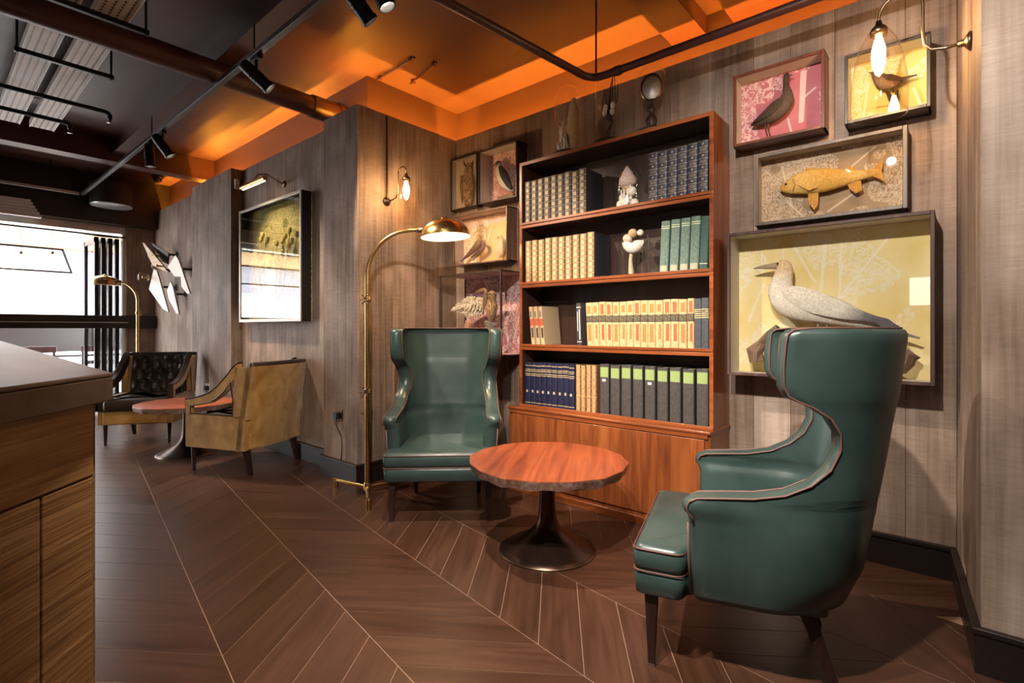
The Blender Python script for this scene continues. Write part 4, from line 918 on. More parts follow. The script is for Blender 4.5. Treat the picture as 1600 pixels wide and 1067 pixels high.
fan.loft([[(.075 * (k / 6 - .0) * math.cos(PI + PI * j / 12) , -.02 - .025 * math.sin(PI * k / 6) + (.003 if j % 2 else 0), .21 + .075 * (k / 6) * math.sin(PI + PI * j / 12)) for j in range(13)] + [(.075 * (k / 6) * math.cos(PI + PI * j / 12), -.012 + 0, .21 + .075 * (k / 6) * math.sin(PI + PI * j / 12)) for j in range(12, -1, -1)] for k in range(1, 7)], True, SHL)
shells('shell_group', 'white fan shell with small shells raised on a clear stem inside the second shelf jar', x2_, yb, Z2 + .013, [('fan_shell', fan)] + [('small_shell', MB().ball(p, r, 10, 7, cl)) for p, r, cl in (((-.045, -.01, .235), .028, (.66, .46, .34)), ((-.01, 0, .265), .03, TAN), ((.045, -.005, .262), .021, SHL), ((-.02, -.03, .225), .02, SHP))] + [('stem', MB().tube([(-.02, 0, 0), (-.025, 0, .1), (-.01, 0, .21)], [.02, .012, .012], 10, True, (.5, .38, .26)))])
zt = TOP
xa_ = at_y(888, 230, yb).x; bell('tall glass bell jar over coral and a tan sea fan on top of the bookcase', xa_, yb, zt, .098, .50, .03)
rr = random.Random(4); tw_ = []
for i in range(9):
    a = rr.uniform(0, 6.28); x = -.035 + rr.uniform(-.03, .03); tw_.append(('coral_branch', MB().tube([(x, rr.uniform(-.03, .03), 0), (x + rr.uniform(-.015, .015), rr.uniform(-.03, .03), .07 + .02 * i * .6), (x + rr.uniform(-.03, .02), rr.uniform(-.03, .03), .11 + .016 * i)], [.016, .010, .004], 7, True, SHL)))
sf = MB(); rings = []
for k in range(9):
    u = k / 8; wz = .012 + .05 * math.sin(PI * min(1, u * .9 + .12)) * (1 - .35 * u); rings.append([(.035 + wz * math.cos(2 * PI * j / 14) * (1 + .22 * math.sin(j * 3.1 + k * 2.3) + rr.uniform(-.12, .12)), .01 + wz * .45 * math.sin(2 * PI * j / 14), .02 + u * .36) for j in range(14)])
sf.loft(rings, True, TAN)
shells('coral_group', 'white coral twigs and a tan sea sponge inside the tallest jar on the bookcase', xa_, yb, zt + .031, tw_ + [('sea_sponge', sf)])
xb_ = at_y(952, 220, yb).x; bell('glass bell jar over a dark podded twig on top of the bookcase', xb_, yb, zt, .095, .52, .035)
tw_ = [('twig', MB().tube([(-.02, 0, 0), (-.01, 0, .06), (.02, 0, .12), (.0, 0, .22), (.01, 0, .36), (.03, 0, .42)], [.012, .012, .009, .007, .004, .003], 8, True, (.06, .045, .04)))]
for i, (a, b) in enumerate(((-.05, .36), (-.03, .32), (.05, .42), (.07, .36), (.02, .43), (-.065, .25))): tw_.append(('twig', MB().tube([(.0, 0, .16 + .01 * i), (a, rr.uniform(-.02, .02), .24), (a * .9, rr.uniform(-.02, .02), b)], [.004, .003, .002], 6, True, (.07, .05, .045))))
for a, b, cl in ((-.025, .19, SHL), (.03, .185, SHL), (-.055, .235, (.55, .32, .22)), (.035, .225, SHL), (-.02, .22, SHL), (.0, .15, (.1, .07, .06))): tw_.append(('seed_pod', MB().ball((a, -.015, b), (.017, .013, .024), 9, 7, cl)))
tw_.append(('moss_mound', MB().ball((-.015, 0, .008), (.05, .045, .02), 12, 6, (.5, .45, .38))))
shells('twig_group', 'dark twig with pale seed pods inside the middle jar on the bookcase', xb_, yb, zt + .036, tw_)
xc_ = at_y(1018, 200, yb).x; bell('glass bell jar over a small oval mirror on top of the bookcase', xc_, yb, zt, .105, .42, .022)
om = thing('oval_mirror', 'small oval mirror on a turned dark spindle inside a jar on the bookcase', 'mirror', (xc_, yb, zt + .023))
MB().lathe([(.045, 0), (.047, .008), (.03, .02), (.022, .03), (.033, .055), (.036, .075), (.024, .1), (.014, .112), (.022, .128), (.024, .145), (.012, .16), (.009, .185), (.016, .20)], 20).build('spindle', M['cherrydark'], om, smooth=True)
Mx = Matrix.Translation((0, 0, .275)) @ Matrix.Rotation(.35, 4, 'Z') @ Matrix.Rotation(PI / 2, 4, 'X')
MB().lathe([(.001, -.004), (.056, -.003), (.060, .0), (.056, .004), (.001, .007)], 28).xf(Mx @ Matrix.Scale(1.28, 4, (0, 1, 0))).build('mirror_disc', plain('silvered_glass', (.75, .73, .70), .42, .85), om, smooth=True)
MB().lathe([(.058, -.006), (.068, -.004), (.069, .004), (.058, .006)], 28, cap=False).xf(Mx @ Matrix.Scale(1.26, 4, (0, 1, 0))).build('oval_frame', M['brassdark'], om, smooth=True)

# ================================================================= ceiling services
def pipe_obj(name, pts, r, m, label, cat, n=16, group=None):
    o = MB().tube(pts, r, n).build(name, m, smooth=True, auto=50); return tag(o, label, cat, group)
# cross pipe meeting the near pier, with its sleeve
cp = thing('cross_pipe', 'thick dark maroon pipe crossing under the ceiling into the pier by the brass lamp', 'pipe', (-3.9, 2.36, 2.945))
MB().tube([(0, 0, 0), (0, -5.5, 0)], .078, 24).build('pipe_body', M['maroon'], cp, smooth=True, auto=50)
MB().tube([(0, 0, 0), (0, -.30, 0)], .088, 24).build('sleeve', M['maroon'], cp, smooth=True, auto=50)
MB().tube([(0, -.05, 0), (0, -.085, 0)], .103, 24).build('collar', M['maroon'], cp, smooth=True, auto=50)
# steel beams
def beam(label, x0, x1, y0, y1, z0, along, group='ceiling beams'):
    t = thing('ceiling_beam', label, 'beam', ((x0 + x1) / 2, (y0 + y1) / 2, z0), 0, group); cx_, cy_ = t.location.x, t.location.y
    b = lambda *q: MB().box(q[0] - cx_, q[1] - cx_, q[2] - cy_, q[3] - cy_, q[4] - z0, q[5] - z0)
    if along == 'x':
        ym = (y0 + y1) / 2; b(x0, x1, ym - .02, ym + .02, z0 + .012, HC).build('web', M['maroon'], t); b(x0, x1, y0, y1, z0, z0 + .012).build('flange', M['maroon'], t)
        b(x0, x1, y0 + .03, y1 - .03, z0 + .012, HC).build('casing', M['maroon'], t)
    else:
        b(x0, x1, y0, y1, z0, z0 + .012).build('flange', M['maroon'], t); b(x0 + .015, x1 - .015, y0, y1, z0 + .012, HC).build('casing', M['maroon'], t)
    return t
beam('long dark steel ceiling beam running directly above the track rail', -6.82, 2.5, 1.36, 1.50, 3.03, 'x')
beam('dark steel ceiling beam crossing the far end of the room before the street window', -7.0, -6.82, Y0, YR + .2, 2.95, 'y')
beam('maroon ceiling beam running to the wall above the bookcase', -1.42, -1.20, 1.50, W + GAP - .01, 3.05, 'y')
beam('broad maroon ceiling beam running to the wall above the grouse case', -1.02, -.30, 1.50, W + GAP - .01, 3.04, 'y')
beam('maroon ceiling beam running to the wall beside the pillar', .10, .40, 1.50, 2.5, 3.04, 'y')
# pipe over the bookcase wall with elbow and hanger rod
PE = at_y(925, 125, 2.76); PF = at_z(692, 0, PE.z + .02); PX = at_y(1180, 21, 2.76)
pw_ = thing('elbow_pipe', 'maroon pipe turning a corner under the ceiling above the bookcase', 'pipe', tuple(PE))
e1 = (PF - PE); e1n = e1.normalized(); e2 = Vector((1, 0, 0)); arc_ = []
for k in range(9):
    t_ = k / 8; arc_.append(e1n * .10 * (1 - t_) ** 2 + e2 * .10 * t_ * t_)
end1 = e1 + e1n * .08
MB().tube([end1 + e1n * .06 + Vector((0, 0, HC - PE.z - .02)), end1 + e1n * .06 + Vector((0, 0, .10)), end1 + e1n * .05 + Vector((0, 0, .03)), end1, e1n * .2] + arc_ + [e2 * .2, e2 * 2.2], .023, 16).build('pipe_body', M['maroon'], pw_, smooth=True, auto=60)
MB().tube([(.03, .0, .0), (.03, .0, HC - PE.z)], .006, 8).build('hanger_rod', M['blackmetal'], pw_)
MB().tube([(.16, 0, 0), (.20, 0, 0)], .029, 16).build('coupling', M['maroon'], pw_, smooth=True, auto=50)
# perforated white radiant panels
tpf = MT('perforated_tray', .5); x, y, z = tpf.co()
hx = ((x * 26.0).fr() - .5).abs(); row = ((y * 26.0).fr() - .5).abs(); slot = hx.lt(.30) * row.lt(.14); seamr = (((y + .015) * 13.0).fr() - .5).abs().gt(.455)
nz = tpf.noise(tpf.vec(x, y, z), 3, 3)
tpf.base(tpf.mix(slot.mx(seamr * .7), tpf.ramp(nz, [(.3, (.50, .43, .38)), (.7, (.68, .62, .57))]), (.05, .035, .03))); M['perf'] = tpf.m
for k, (ya, yb, lab) in enumerate(((.46, .615, 'farther from the track rail'), (.685, .85, 'nearer to the track rail'))):
    t = thing('perforated_tray', 'long white perforated ceiling tray ' + lab, 'ceiling tray', (-4.9, (ya + yb) / 2, 3.04), 0, 'white perforated ceiling trays'); hw = (yb - ya) / 2
    MB().box(-1.6, 2.6, -hw, hw, 0, .012).build('tray_face', M['perf'], t)
    for s_ in (-1, 1): MB().box(-1.6, 2.6, s_ * hw - .004, s_ * hw + .004, -.006, .05).build('tray_rim', M['white'], t)
    for xx in (-1.2, .4, 2.0): MB().tube([(xx, 0, .01), (xx, 0, HC - 3.04)], .004, 6).build('hanger_rod', M['blackmetal'], t)
for xx, ya, yb, lab in ((-3.66, .40, .91, 'thin black ceiling bracket bar under the trays, next to the thick cross pipe'), (-4.5, .40, .91, 'thin black ceiling bracket bar under the middle of the trays')):
    t = thing('bracket_bar', lab, 'bracket', (xx, (ya + yb) / 2, 2.93), 0, 'black bars under the ceiling trays')
    MB().bar((0, ya - (ya + yb) / 2, 0), (0, yb - (ya + yb) / 2, 0), .03, .03).build('bar', M['blackmetal'], t, bevel=.003)
    for s_ in (-1, 1): MB().tube([(0, s_ * ((yb - ya) / 2 - .015), -.02), (0, s_ * ((yb - ya) / 2 - .015), HC - 2.93)], .007, 8).build('threaded_rod', M['blackmetal'], t)
for xx, yb, lab in ((-5.22, 1.03, 'black sprinkler pipe with a drop head crossing below the trays'), (-5.75, .86, 'black sprinkler pipe near the far beam crossing below the trays')):
    t = thing('sprinkler_pipe', lab, 'pipe', (xx, yb, 2.92), 0, 'sprinkler pipes')
    MB().tube([(0, -4.0, 0), (0, -.04, 0), (0, -.012, -.006), (0, 0, -.02), (0, 0, -.05)], .017, 12).build('pipe_body', M['blackmetal'], t, smooth=True)
    MB().lathe([(.006, -.085), (.02, -.083), (.02, -.079), (.007, -.075), (.009, -.05)], 12).build('sprinkler_head', M['chrome'], t, smooth=True)
for k, (pa_, pb_2, lab) in enumerate((((588, 126), (648, 90), 'thin conduit on the ceiling beside the alcove corner, longer piece'), ((642, 131), (682, 98), 'thin conduit on the ceiling beside the alcove corner, shorter piece'))):
    a_, b_ = at_z(*pa_, HC - .02), at_z(*pb_2, HC - .02); t = thing('ceiling_conduit', lab, 'conduit', tuple((a_ + b_) / 2), 0, 'ceiling conduits')
    MB().tube([a_ - t.location, b_ - t.location], .008, 8).build('conduit', M['maroon'], t)
    for q in (.1, .9): p = a_.lerp(b_, q) - t.location; MB().box(p.x - .012, p.x + .012, p.y - .012, p.y + .012, -.01, .02).build('clip', M['maroon'], t)
# track rail and spotlights
M['rail'] = plain('dark_rail', (.10, .09, .09), .3, .7)
TY, TZ = 1.352, 2.84
tr_ = thing('track_rail', 'long grey light track hung below the steel beam', 'light track', (-2.85, TY, TZ))
MB().box(-5.4, 5.2, -.018, .018, -.016, .016).build('rail', M['rail'], tr_, bevel=.002)
for xx in (-4.9, -2.5, -.4, 1.7, 4.0): MB().tube([(xx, 0, .016), (xx, 0, 3.03 - TZ)], .005, 8).build('hanger_rod', M['blackmetal'], tr_)
t2 = thing('track_rail', 'short grey light track at the street end, set across the room', 'light track', (-8.25, .45, TZ))
MB().box(-.018, .018, -1.6, .87, -.016, .016).build('rail', M['alu'], t2, bevel=.002)
for yy in (-1.2, .6): MB().tube([(0, yy, .016), (0, yy, HC - TZ)], .005, 8).build('hanger_rod', M['blackmetal'], t2)
t3 = thing('track_rail', 'grey light track hung over the bar end of the room', 'light track', (-.5, .29, TZ))
MB().box(-1.3, 1.6, -.018, .018, -.016, .016).build('rail', M['alu'], t3, bevel=.002)
for xx in (-1.0, 1.2): MB().tube([(xx, 0, .016), (xx, 0, HC - TZ)], .005, 8).build('hanger_rod', M['blackmetal'], t3)
M['lens'] = emis('spot_lens', (1.0, .86, .66), 14.0)
def spot(x, y, target, watts, label, cone=60, color=(1.0, .80, .58), radius=.04, blend=.6, lit=True, off=''):
    t = thing('track_spotlight' + off, label, 'spotlight', (x, y, TZ - .016), 0, 'black track spotlights')
    MB().box(-.05, .05, -.017, .017, -.03, .0).build('adapter', M['blackmetal'], t, bevel=.003)
    MB().tube([(0, 0, -.03), (0, 0, -.10)], .010, 10).build('stem', M['blackmetal'], t, smooth=True)
    d = (Vector(target) - Vector((x, y, TZ - .13))).normalized(); M4 = d.to_track_quat('-Z', 'Y').to_matrix().to_4x4(); M4.translation = (0, 0, -.125)
    b = MB().lathe([(.022, .10), (.034, .095), (.038, .07), (.038, -.08), (.042, -.082), (.042, -.10), (.036, -.10), (.034, -.07)], 20, cap=True).xf(M4).build('lamp_body', M['blackmetal'], t, smooth=True, auto=40)
    rg = MB()
    for q in (.02, .0, -.02): rg.lathe([(.0385, q + .004), (.041, q + .003), (.041, q - .003), (.0385, q - .004)], 20, cap=False)
    rg.xf(M4).build('cooling_fins', M['blackmetal'], b)
    MB().lathe([(.001, -.0705), (.033, -.0700), (.033, -.071)], 20).xf(M4).build('lens', M['lens'] if lit else M['chrome'], b)
    if lit and watts > 0:
        l = bpy.data.lights.new('spot_light' + off, 'SPOT'); l.energy = watts; l.spot_size = math.radians(cone); l.spot_blend = blend; l.color = color; l.shadow_soft_size = radius
        lo = bpy.data.objects.new('spot_light' + off, l); COL.objects.link(lo); lo.parent = t; lo.location = tuple(Vector((0, 0, -.125)) + d * .115); lo.rotation_euler = aim(d)
    return t
NEUT = (1.0, .90, .78)
# the five lamps that the photograph shows on its track
spot(-3.22, TY, (-2.4, 2.9, 1.2), SPOT_W * 1.7, 'black track spotlight beside the thick cross pipe, tilted towards the bookcase', 70)
spot(-5.05, TY, (-4.6, 2.3, 1.2), SPOT_W * 1.2, 'lit black track spotlight turned towards the large framed case', 80)
spot(-5.42, TY, (-5.35, 1.5, 0), SPOT_W * 1.0, 'black track spotlight pointing straight down over the far table', 70)
spot(-2.13, TY, (-1.75, 2.85, 1.1), SPOT_W * .9, 'black track spotlight above the near table, aimed at the book rows', 55)
spot(-1.96, TY, (-1.30, 2.25, .4), SPOT_W * 1.7, 'black track spotlight above the near table, tilted down over it', 78, NEUT, radius=.02)
# the two lamps mirrored in the glass of the fish case: overhead, just in front of the viewer
spot(-.41, .29, (-.40, 2.7, 1.25), SPOT_W * 2.6, 'black track spotlight over the bar end, aimed at the gannet case', 78, NEUT, radius=.03, off='_offscreen')
spot(-.70, .29, (-2.15, 1.75, .5), SPOT_W * 2.6, 'black track spotlight over the bar end, aimed at the open floor', 95, NEUT, radius=.03, off='_offscreen')

# ================================================================= wall sconces
def sconce(label, loc, rz, e, zb, conduit=0, watts=BULB_W):    # local +x points out of the wall
    t = thing('wall_sconce', label, 'wall lamp', loc, rz, 'glass bell wall sconces')
    MB().lathe([(.034, 0), (.036, .006), (.028, .014), (.014, .022), (.012, .04)], 20).xf(Matrix.Rotation(PI / 2, 4, 'Y')).build('wall_rose', M['brassdark'], t, smooth=True)
    H = zb + .10; pts = [(.03, 0, 0), (.08, 0, .002), (.12, 0, .012), (.14, 0, .04), (.145, 0, .09), (.145, 0, H - .05)]
    rr_ = (e - .145) / 2; cxx = .145 + rr_; pts += [(cxx - rr_ * math.cos(PI * k / 8), 0, H - .05 + rr_ * math.sin(PI * k / 8)) for k in range(1, 9)] + [(e, 0, zb + .02)]
    MB().tube(pts, .006, 10).build('gooseneck', M['brassdark'], t, smooth=True)
    MB().lathe([(.030, -.02), (.032, .0), (.026, .012), (.014, .022), (.010, .04)], 18, (e, 0, zb)).build('lamp_holder', M['brassdark'], t, smooth=True)
    g = MB(); pr = [(.026, 0), (.045, -.015), (.068, -.06), (.085, -.13), (.096, -.21), (.101, -.29), (.098, -.345), (.096, -.355)]
    g.lathe(pr, 32, (e, 0, zb), cap=False); g.build('glass_bell', M['amberglass'], t, smooth=True)
    MB().lathe([(.0945, -.358), (.098, -.357), (.099, -.351), (.096, -.35)], 32, (e, 0, zb), cap=False).build('glass_rim', M['amberglass'], t, smooth=True)
    b = MB().lathe([(.010, -.02), (.012, -.035), (.020, -.06), (.025, -.085), (.022, -.115), (.012, -.14), (.003, -.15)], 18, (e, 0, zb)).build('bulb', M['hotbulb'], t, smooth=True)
    if conduit: MB().tube([(.008, 0, .03), (.008, 0, conduit)], .006, 8).build('conduit', M['brassdark'], t)
    return t
ls = at_x(604, 315, XL); sconce('clear glass bell sconce on the side wall above the brass floor lamp', (XL, ls.y, ls.z), 0, .245, .13, HP - ls.z - .02, BULB_W * 1.5)
rsz = at_y(1512, 65, 2.6).z; sconce('clear glass bell sconce on the pillar in front of the small bird case', (.056, 2.6, rsz), PI - .075, .29, .155, 0, BULB_W * 1.3)

# ================================================================= brass floor lamps
def floor_lamp(loc, rz, label, reach=.50, top=1.86, foot_dirs=(), lit=True):   # local +x is where the shade leans
    t = thing('floor_lamp', label, 'floor lamp', loc, rz, 'brass floor lamps'); hz = 1.52
    arc = [(0, 0, .055), (0, 0, hz)] + [(.30 * (1 - math.cos(PI / 2 * k / 10)), 0, hz + (top - hz) * math.sin(PI / 2 * k / 10)) for k in range(1, 11)] + [(reach - .16, 0, top + .005)]
    MB().tube(arc, [.019] * 1 + [.019] + [.017 - .0006 * k for k in range(10)] + [.010], 14).build('pole', M['brass'], t, smooth=True, auto=50)
    MB().tube([(reach - .20, 0, top + .004), (reach - .12, 0, top - .0)], .016, 12).build('swivel', M['brassdark'], t, smooth=True)
    MB().lathe([(.026, .03), (.026, .075), (.022, .085)], 16).build('hub', M['brass'], t, smooth=True, auto=40)
    for a in foot_dirs:
        d = Vector((math.cos(a - rz), math.sin(a - rz), 0)); f = MB(); f.tube([d * .02 + Vector((0, 0, .05)), d * .33 + Vector((0, 0, .05))], .016, 12)
        fo = f.build('foot', M['brass'], t, smooth=True, auto=50); p = d * .32; MB().lathe([(.019, 0), (.019, .066), (.015, .07)], 14, (p.x, p.y, 0)).build('foot_cap', M['brass'], fo, smooth=True, auto=40)
    for zz in (.72, 1.36):
        k = MB(); k.lathe([(.020, -.02), (.026, -.012), (.026, .012), (.020, .02)], 16, (0, 0, zz)); k.build('collar', M['brass'], t, smooth=True)
        v_ = MB(); c0 = Vector((0, -.05, zz)); v_.tube([(0, -.02, zz), (0, -.05, zz)], .007, 8)
        for q in range(6): a = q * PI / 3; v_.tube([(0, -.05, zz), (.032 * math.cos(a), -.055, zz + .032 * math.sin(a))], .004, 6); v_.ball((.032 * math.cos(a), -.055, zz + .032 * math.sin(a)), .008, 8, 6)
        v_.build('valve_knob', M['brassdark'], t, smooth=True)
    sx = reach; tl = Matrix.Translation((sx, 0, top - .045)) @ Matrix.Rotation(-.06, 4, 'Y')
    pr = [(.172 * math.cos(a), .125 * math.sin(a)) for a in [PI / 2 * k / 9 for k in range(9)]] + [(.03, .126), (.02, .135), (.002, .138)]
    sh = MB().lathe(pr, 36, cap=False).xf(tl).build('shade', M['brass'], t, smooth=True)
    MB().lathe([(r * .985, z * .97 - .001) for r, z in pr[:9]] + [(.003, .121)], 36, cap=False).xf(tl).build('shade_lining', M['lampin'], sh, smooth=True)
    MB().ball((0, 0, .045), (.03, .03, .04), 12, 8).xf(tl).build('bulb', M['hotbulb'] if lit else M['white'], t, smooth=True)
    return t
lb = at_z(587, 750, .055); dsh = Vector((-2.68 - lb.x, 2.43 - lb.y)); hub = Vector((-3.12, 2.08))
f1v = at_z(533, 745, .06); f2v = at_z(575, 780, .03)
rzl = math.atan2(.62, .78)
floor_lamp((-3.10, 2.055, 0), rzl, 'tall brass floor lamp with dome shade beside a green armchair', .55, 1.84, (math.radians(190), math.radians(-32), math.radians(75)))
floor_lamp((-8.15, 1.90, 0), math.radians(222), 'tall brass floor lamp with dome shade by the street window', .42, 1.78, (math.radians(200), math.radians(-40), math.radians(80)), False)

# ================================================================= large framed case with its picture light
bgL = painted('meadow_scene', (.16, .13, .04), (.34, .27, .07), (.62, .48, .22), ((-.1, .75, -.25, .5, .004), (.1, .8, .2, .5, .004)), .40, 40)
PX0, PX1, PZ0, PZ1 = -5.46, -4.19, 1.22, 2.34
STEEL = plain('pale_frame', (.50, .46, .42), .35, .4, var=.08); BLKS = plain('black_case_side', (.012, .010, .010), .4)
pc = thing('framed_case', 'large deep black case with pale thin frame and mirror-like glass under a picture light', 'display case', ((PX0 + PX1) / 2, YR - .001, PZ0)); hw = (PX1 - PX0) / 2; H = PZ1 - PZ0; dep = .095
MB().box(-hw + .004, hw - .004, -.012, 0, .004, H - .004).build('back_panel', bgL, pc)
for s_ in (-1, 1): MB().box(*sorted((s_ * hw, s_ * (hw - .01))), -dep, -.012, 0, H).build('side_wall', BLKS, pc)
for a, b in ((0, .01), (H - .01, H)): MB().box(-hw + .01, hw - .01, -dep, -.012, a, b).build('case_wall', BLKS, pc)
for a in ((-hw, -hw + .022), (hw - .022, hw)): MB().box(a[0], a[1], -dep - .012, -dep, 0, H).build('frame_stile', STEEL, pc, bevel=.002, seg=1)
for a in ((0, .03), (H - .022, H)): MB().box(-hw + .022, hw - .022, -dep - .012, -dep, a[0], a[1]).build('frame_rail', STEEL, pc, bevel=.002, seg=1)
MB().box(-hw + .015, hw - .015, -dep - .004, -dep - .001, .015, H - .015).build('glass', glassy('reflective_glass', (.93, .95, .93), .95, .0, 1.9), pc)
fl_ = thing('dried_flowers', 'dried yellow flower heads arranged inside the large framed case', 'flowers', ((PX0 + PX1) / 2, YR - .06, 1.45))
rr = random.Random(21)
for i in range(14):
    x = rr.uniform(-.35, .35); z = rr.uniform(.32, .68); MB().tube([(x * .5, 0, -.2), (x * .8, 0, z * .5), (x, 0, z)], .003, 5, True, (.25, .2, .07)).build('stem', M['tint'], fl_)
    hd = MB().ball((x, -.005, z), (.035, .018, .03), 9, 6, (.62, .45, .12)); hd.build('flower_head', M['fur'], fl_, smooth=True)
pl = thing('picture_light', 'brass picture light on a bent arm above the large framed case', 'wall lamp', (-4.70, YR, 2.50))
MB().lathe([(.03, 0), (.03, .012), (.012, .02)], 16).xf(Matrix.Rotation(PI / 2, 4, 'X')).build('wall_rose', M['brassdark'], pl, smooth=True)
MB().tube([(0, -.02, 0), (-.02, -.08, .03), (-.06, -.14, .07), (-.12, -.19, .07), (-.16, -.21, .03), (-.17, -.215, .0)], .006, 8).build('arm', M['brassdark'], pl, smooth=True)
MB().tube([(-.42, -.215, -.005), (.08, -.215, -.005)], .022, 14).build('hood', M['brass'], pl, smooth=True, auto=50)
MB().tube([(-.40, -.212, -.022), (.06, -.212, -.022)], .010, 8).build('tube_bulb', emis('picture_tube', (1.0, .75, .45), 9.0), pl, smooth=True)

# ================================================================= white wall ornaments
M['plate'] = plain('white_enamel', (.80, .73, .68), .35, var=.06, scale=8)
def ornament(label, poly, pr, pl_, knobs, globes=(), th=.012, mt=None):
    """pointed plate standing off the wall on black knobs; poly in pixels of a zoomed view, laid on an upright plane"""
    cv = lambda a, b: (210 + a / 5.336, 360 + b / 5.336)
    R_ = at_y(cv(pr[0], 0)[0], 400, pr[1]); L_ = at_y(cv(pl_[0], 0)[0], 400, pl_[1]); u = Vector((R_.x - L_.x, R_.y - L_.y, 0)).normalized(); n = Vector((u.y, -u.x, 0))
    def hit(a, b): d = ray(*cv(a, b)); o = Vector((0, 0, CH)); t_ = (R_ - o).dot(n) / d.dot(n); return o + d * t_
    P_ = [hit(*q) for q in poly]; c0 = sum(P_, Vector()) / len(P_); t = thing('wall_ornament', label, 'wall ornament', tuple(c0), 0, 'white pointed wall ornaments')
    mb = MB(); mb.slab([p - c0 for p in P_], n * -th); pl2 = mb.build('plate', mt or M['plate'], t, bevel=.002, seg=1)
    MB().slab([p - c0 - n * (-th) * -1 for p in [q - n * .0 for q in P_]], n * -.006).build('dark_backing', M['black'], pl2)
    for k in knobs:
        p = hit(*k); e = Vector((p.x, YR, p.z)); MB().tube([p - c0, e - c0 - Vector((0, .03, 0)), e - c0 - Vector((0, .002, 0))], [.014, .014, .05], 12).build('wall_knob', M['black'], t, smooth=True, auto=50)
    for g in globes:
        p = hit(*g) + n * .07 - c0; MB().ball(p, .065, 14, 10).build('glass_globe', M['amberglass'], t, smooth=True); MB().ball(p, .018, 8, 6).build('filament', M['brass'], t, smooth=True); MB().tube([p - n * .07, p - n * .015], .012, 8).build('globe_stem', M['brass'], t)
    return t
ornament('white pointed wall ornament with a clear globe on its street-side edge', [(160, 320), (185, 330), (285, 680), (240, 660), (120, 490)], (285, 2.12), (120, 1.98), [(240, 470)], [(118, 395)])
ornament('narrow white pointed wall ornament, lowest and beside the pier', [(300, 425), (320, 470), (372, 700), (345, 690), (282, 570), (270, 500)], (372, 2.14), (270, 2.06), [(345, 530)])
ornament('white pointed wall ornament with a rust blotch, nearest the pier', [(340, 205), (365, 240), (462, 525), (440, 530), (390, 470), (385, 385), (335, 385), (275, 305)], (460, 2.14), (275, 2.05), [(400, 320)])
ornament('long slanting wall ornament with a globe, highest of the set', [(65, 100), (82, 105), (225, 275), (285, 350), (250, 340), (150, 290)], (285, 2.06), (65, 1.93), [(262, 330)], [(240, 300)], mt=plain('bronze_enamel', (.42, .30, .22), .35))
ornament('dark slanting wall ornament with a globe, second highest of the set', [(135, 95), (165, 115), (285, 190), (275, 280), (230, 260)], (285, 2.13), (135, 2.0), [(280, 200)], [(200, 215)], mt=plain('dark_enamel', (.06, .04, .035), .35))

# ================================================================= sockets, sensor, camera, speaker drum
def socket(label, x, y, z, m, plug, cable, w_=.086):
    t = thing('wall_socket', label, 'socket', (x, y, z)); MB().box(-w_ / 2, w_ / 2, -.008, 0, -.043, .043).build('face_plate', m, t, bevel=.003)
    MB().box(plug - .024, plug + .024, -.045, -.008, -.03, .022).build('plug', M['black'] , t, bevel=.005)
    MB().tube([(plug, -.035, -.03), (plug + .01, -.03, -.08), (plug + .06, -.022, -.15), (plug + .075, -.025, -.24), (plug + .07, -.032, cable)], .0035, 6).build('cable', M['darkbrown'], t, smooth=True); return t
q = at_y(531, 648, YP); socket('brass socket with a black plug and cable beside the near floor lamp', q.x, YP, q.z, M['brassdark'], .0, -.335)
q = at_y(325, 605, YP); socket('white double socket with a black plug on the far pier', q.x, YP, q.z, M['white'], .04, -.33, .146)
q = at_x(369, 285, -5.66); sn = thing('motion_sensor', 'small white sensor box on the side of the far pier', 'sensor', (-5.66, YP + .05, 2.66)); MB().box(0, .035, -.022, .022, -.05, .05).build('housing', M['white'], sn, bevel=.006); MB().box(.035, .040, -.014, .014, -.035, -.005).build('lens', M['alu'], sn, bevel=.002)
q = at_z(263, 287, 3.12); cc = thing('dome_camera', 'black dome camera on the ceiling near the street end', 'camera', (q.x, min(q.y, 2.1), HC)); MB().lathe([(.07, 0), (.07, -.03), (.062, -.035)], 20).build('housing', M['black'], cc, smooth=True, auto=40); MB().ball((0, 0, -.04), .055, 16, 10).build('dome', M['blackmetal'], cc, smooth=True)
dr = thing('drum_speaker', 'black drum speaker with a pale round face hanging near the street window', 'speaker', (-8.25, 1.645, HC)); zb = at_x(173, 322, -8.25).z - HC
MB().lathe([(.215, zb), (.225, zb + .01), (.225, zb + .27), (.2, zb + .28), (.02, zb + .28)], 36).build('drum', M['black'], dr, smooth=True, auto=40)
MB().lathe([(.001, zb - .004), (.19, zb - .004), (.2, zb - .001), (.218, zb - .004), (.222, zb + .006)], 36).build('grille', M['alu'], dr, smooth=True, auto=30)
MB().tube([(0, 0, zb + .28), (0, 0, 0)], .012, 8).build('stem', M['blackmetal'], dr)
# cream blind box under the bulkhead, street side lamp on the wall behind the viewer
bl = thing('cream_blind', 'cream slatted blind gathered under the dark bulkhead', 'blind', (XE + .20, -.6, 2.50))
for k in range(5): MB().box(-.03, .03, -2.4, 1.52 + .02 * k, .155 - k * .036, .187 - k * .036).build('slat', M['white'], bl, bevel=.004)
MB().box(-.035, .035, -2.4, 1.50, .19, .215).build('head_rail', M['white'], bl)
# the white rectangle mirrored in the gannet case glass
wl_ = thing('shaded_wall_lamp_offscreen', 'white rectangular wall lamp on the wall behind the bar', 'wall lamp', (-.32, Y0, 1.48)); MB().box(-.13, .13, 0, .08, 0, .38).build('shade', emis('lit_shade', (1.0, .95, .88), 7.0), wl_, bevel=.01); MB().box(-.05, .05, 0, .02, -.08, 0).build('bracket', M['brassdark'], wl_)

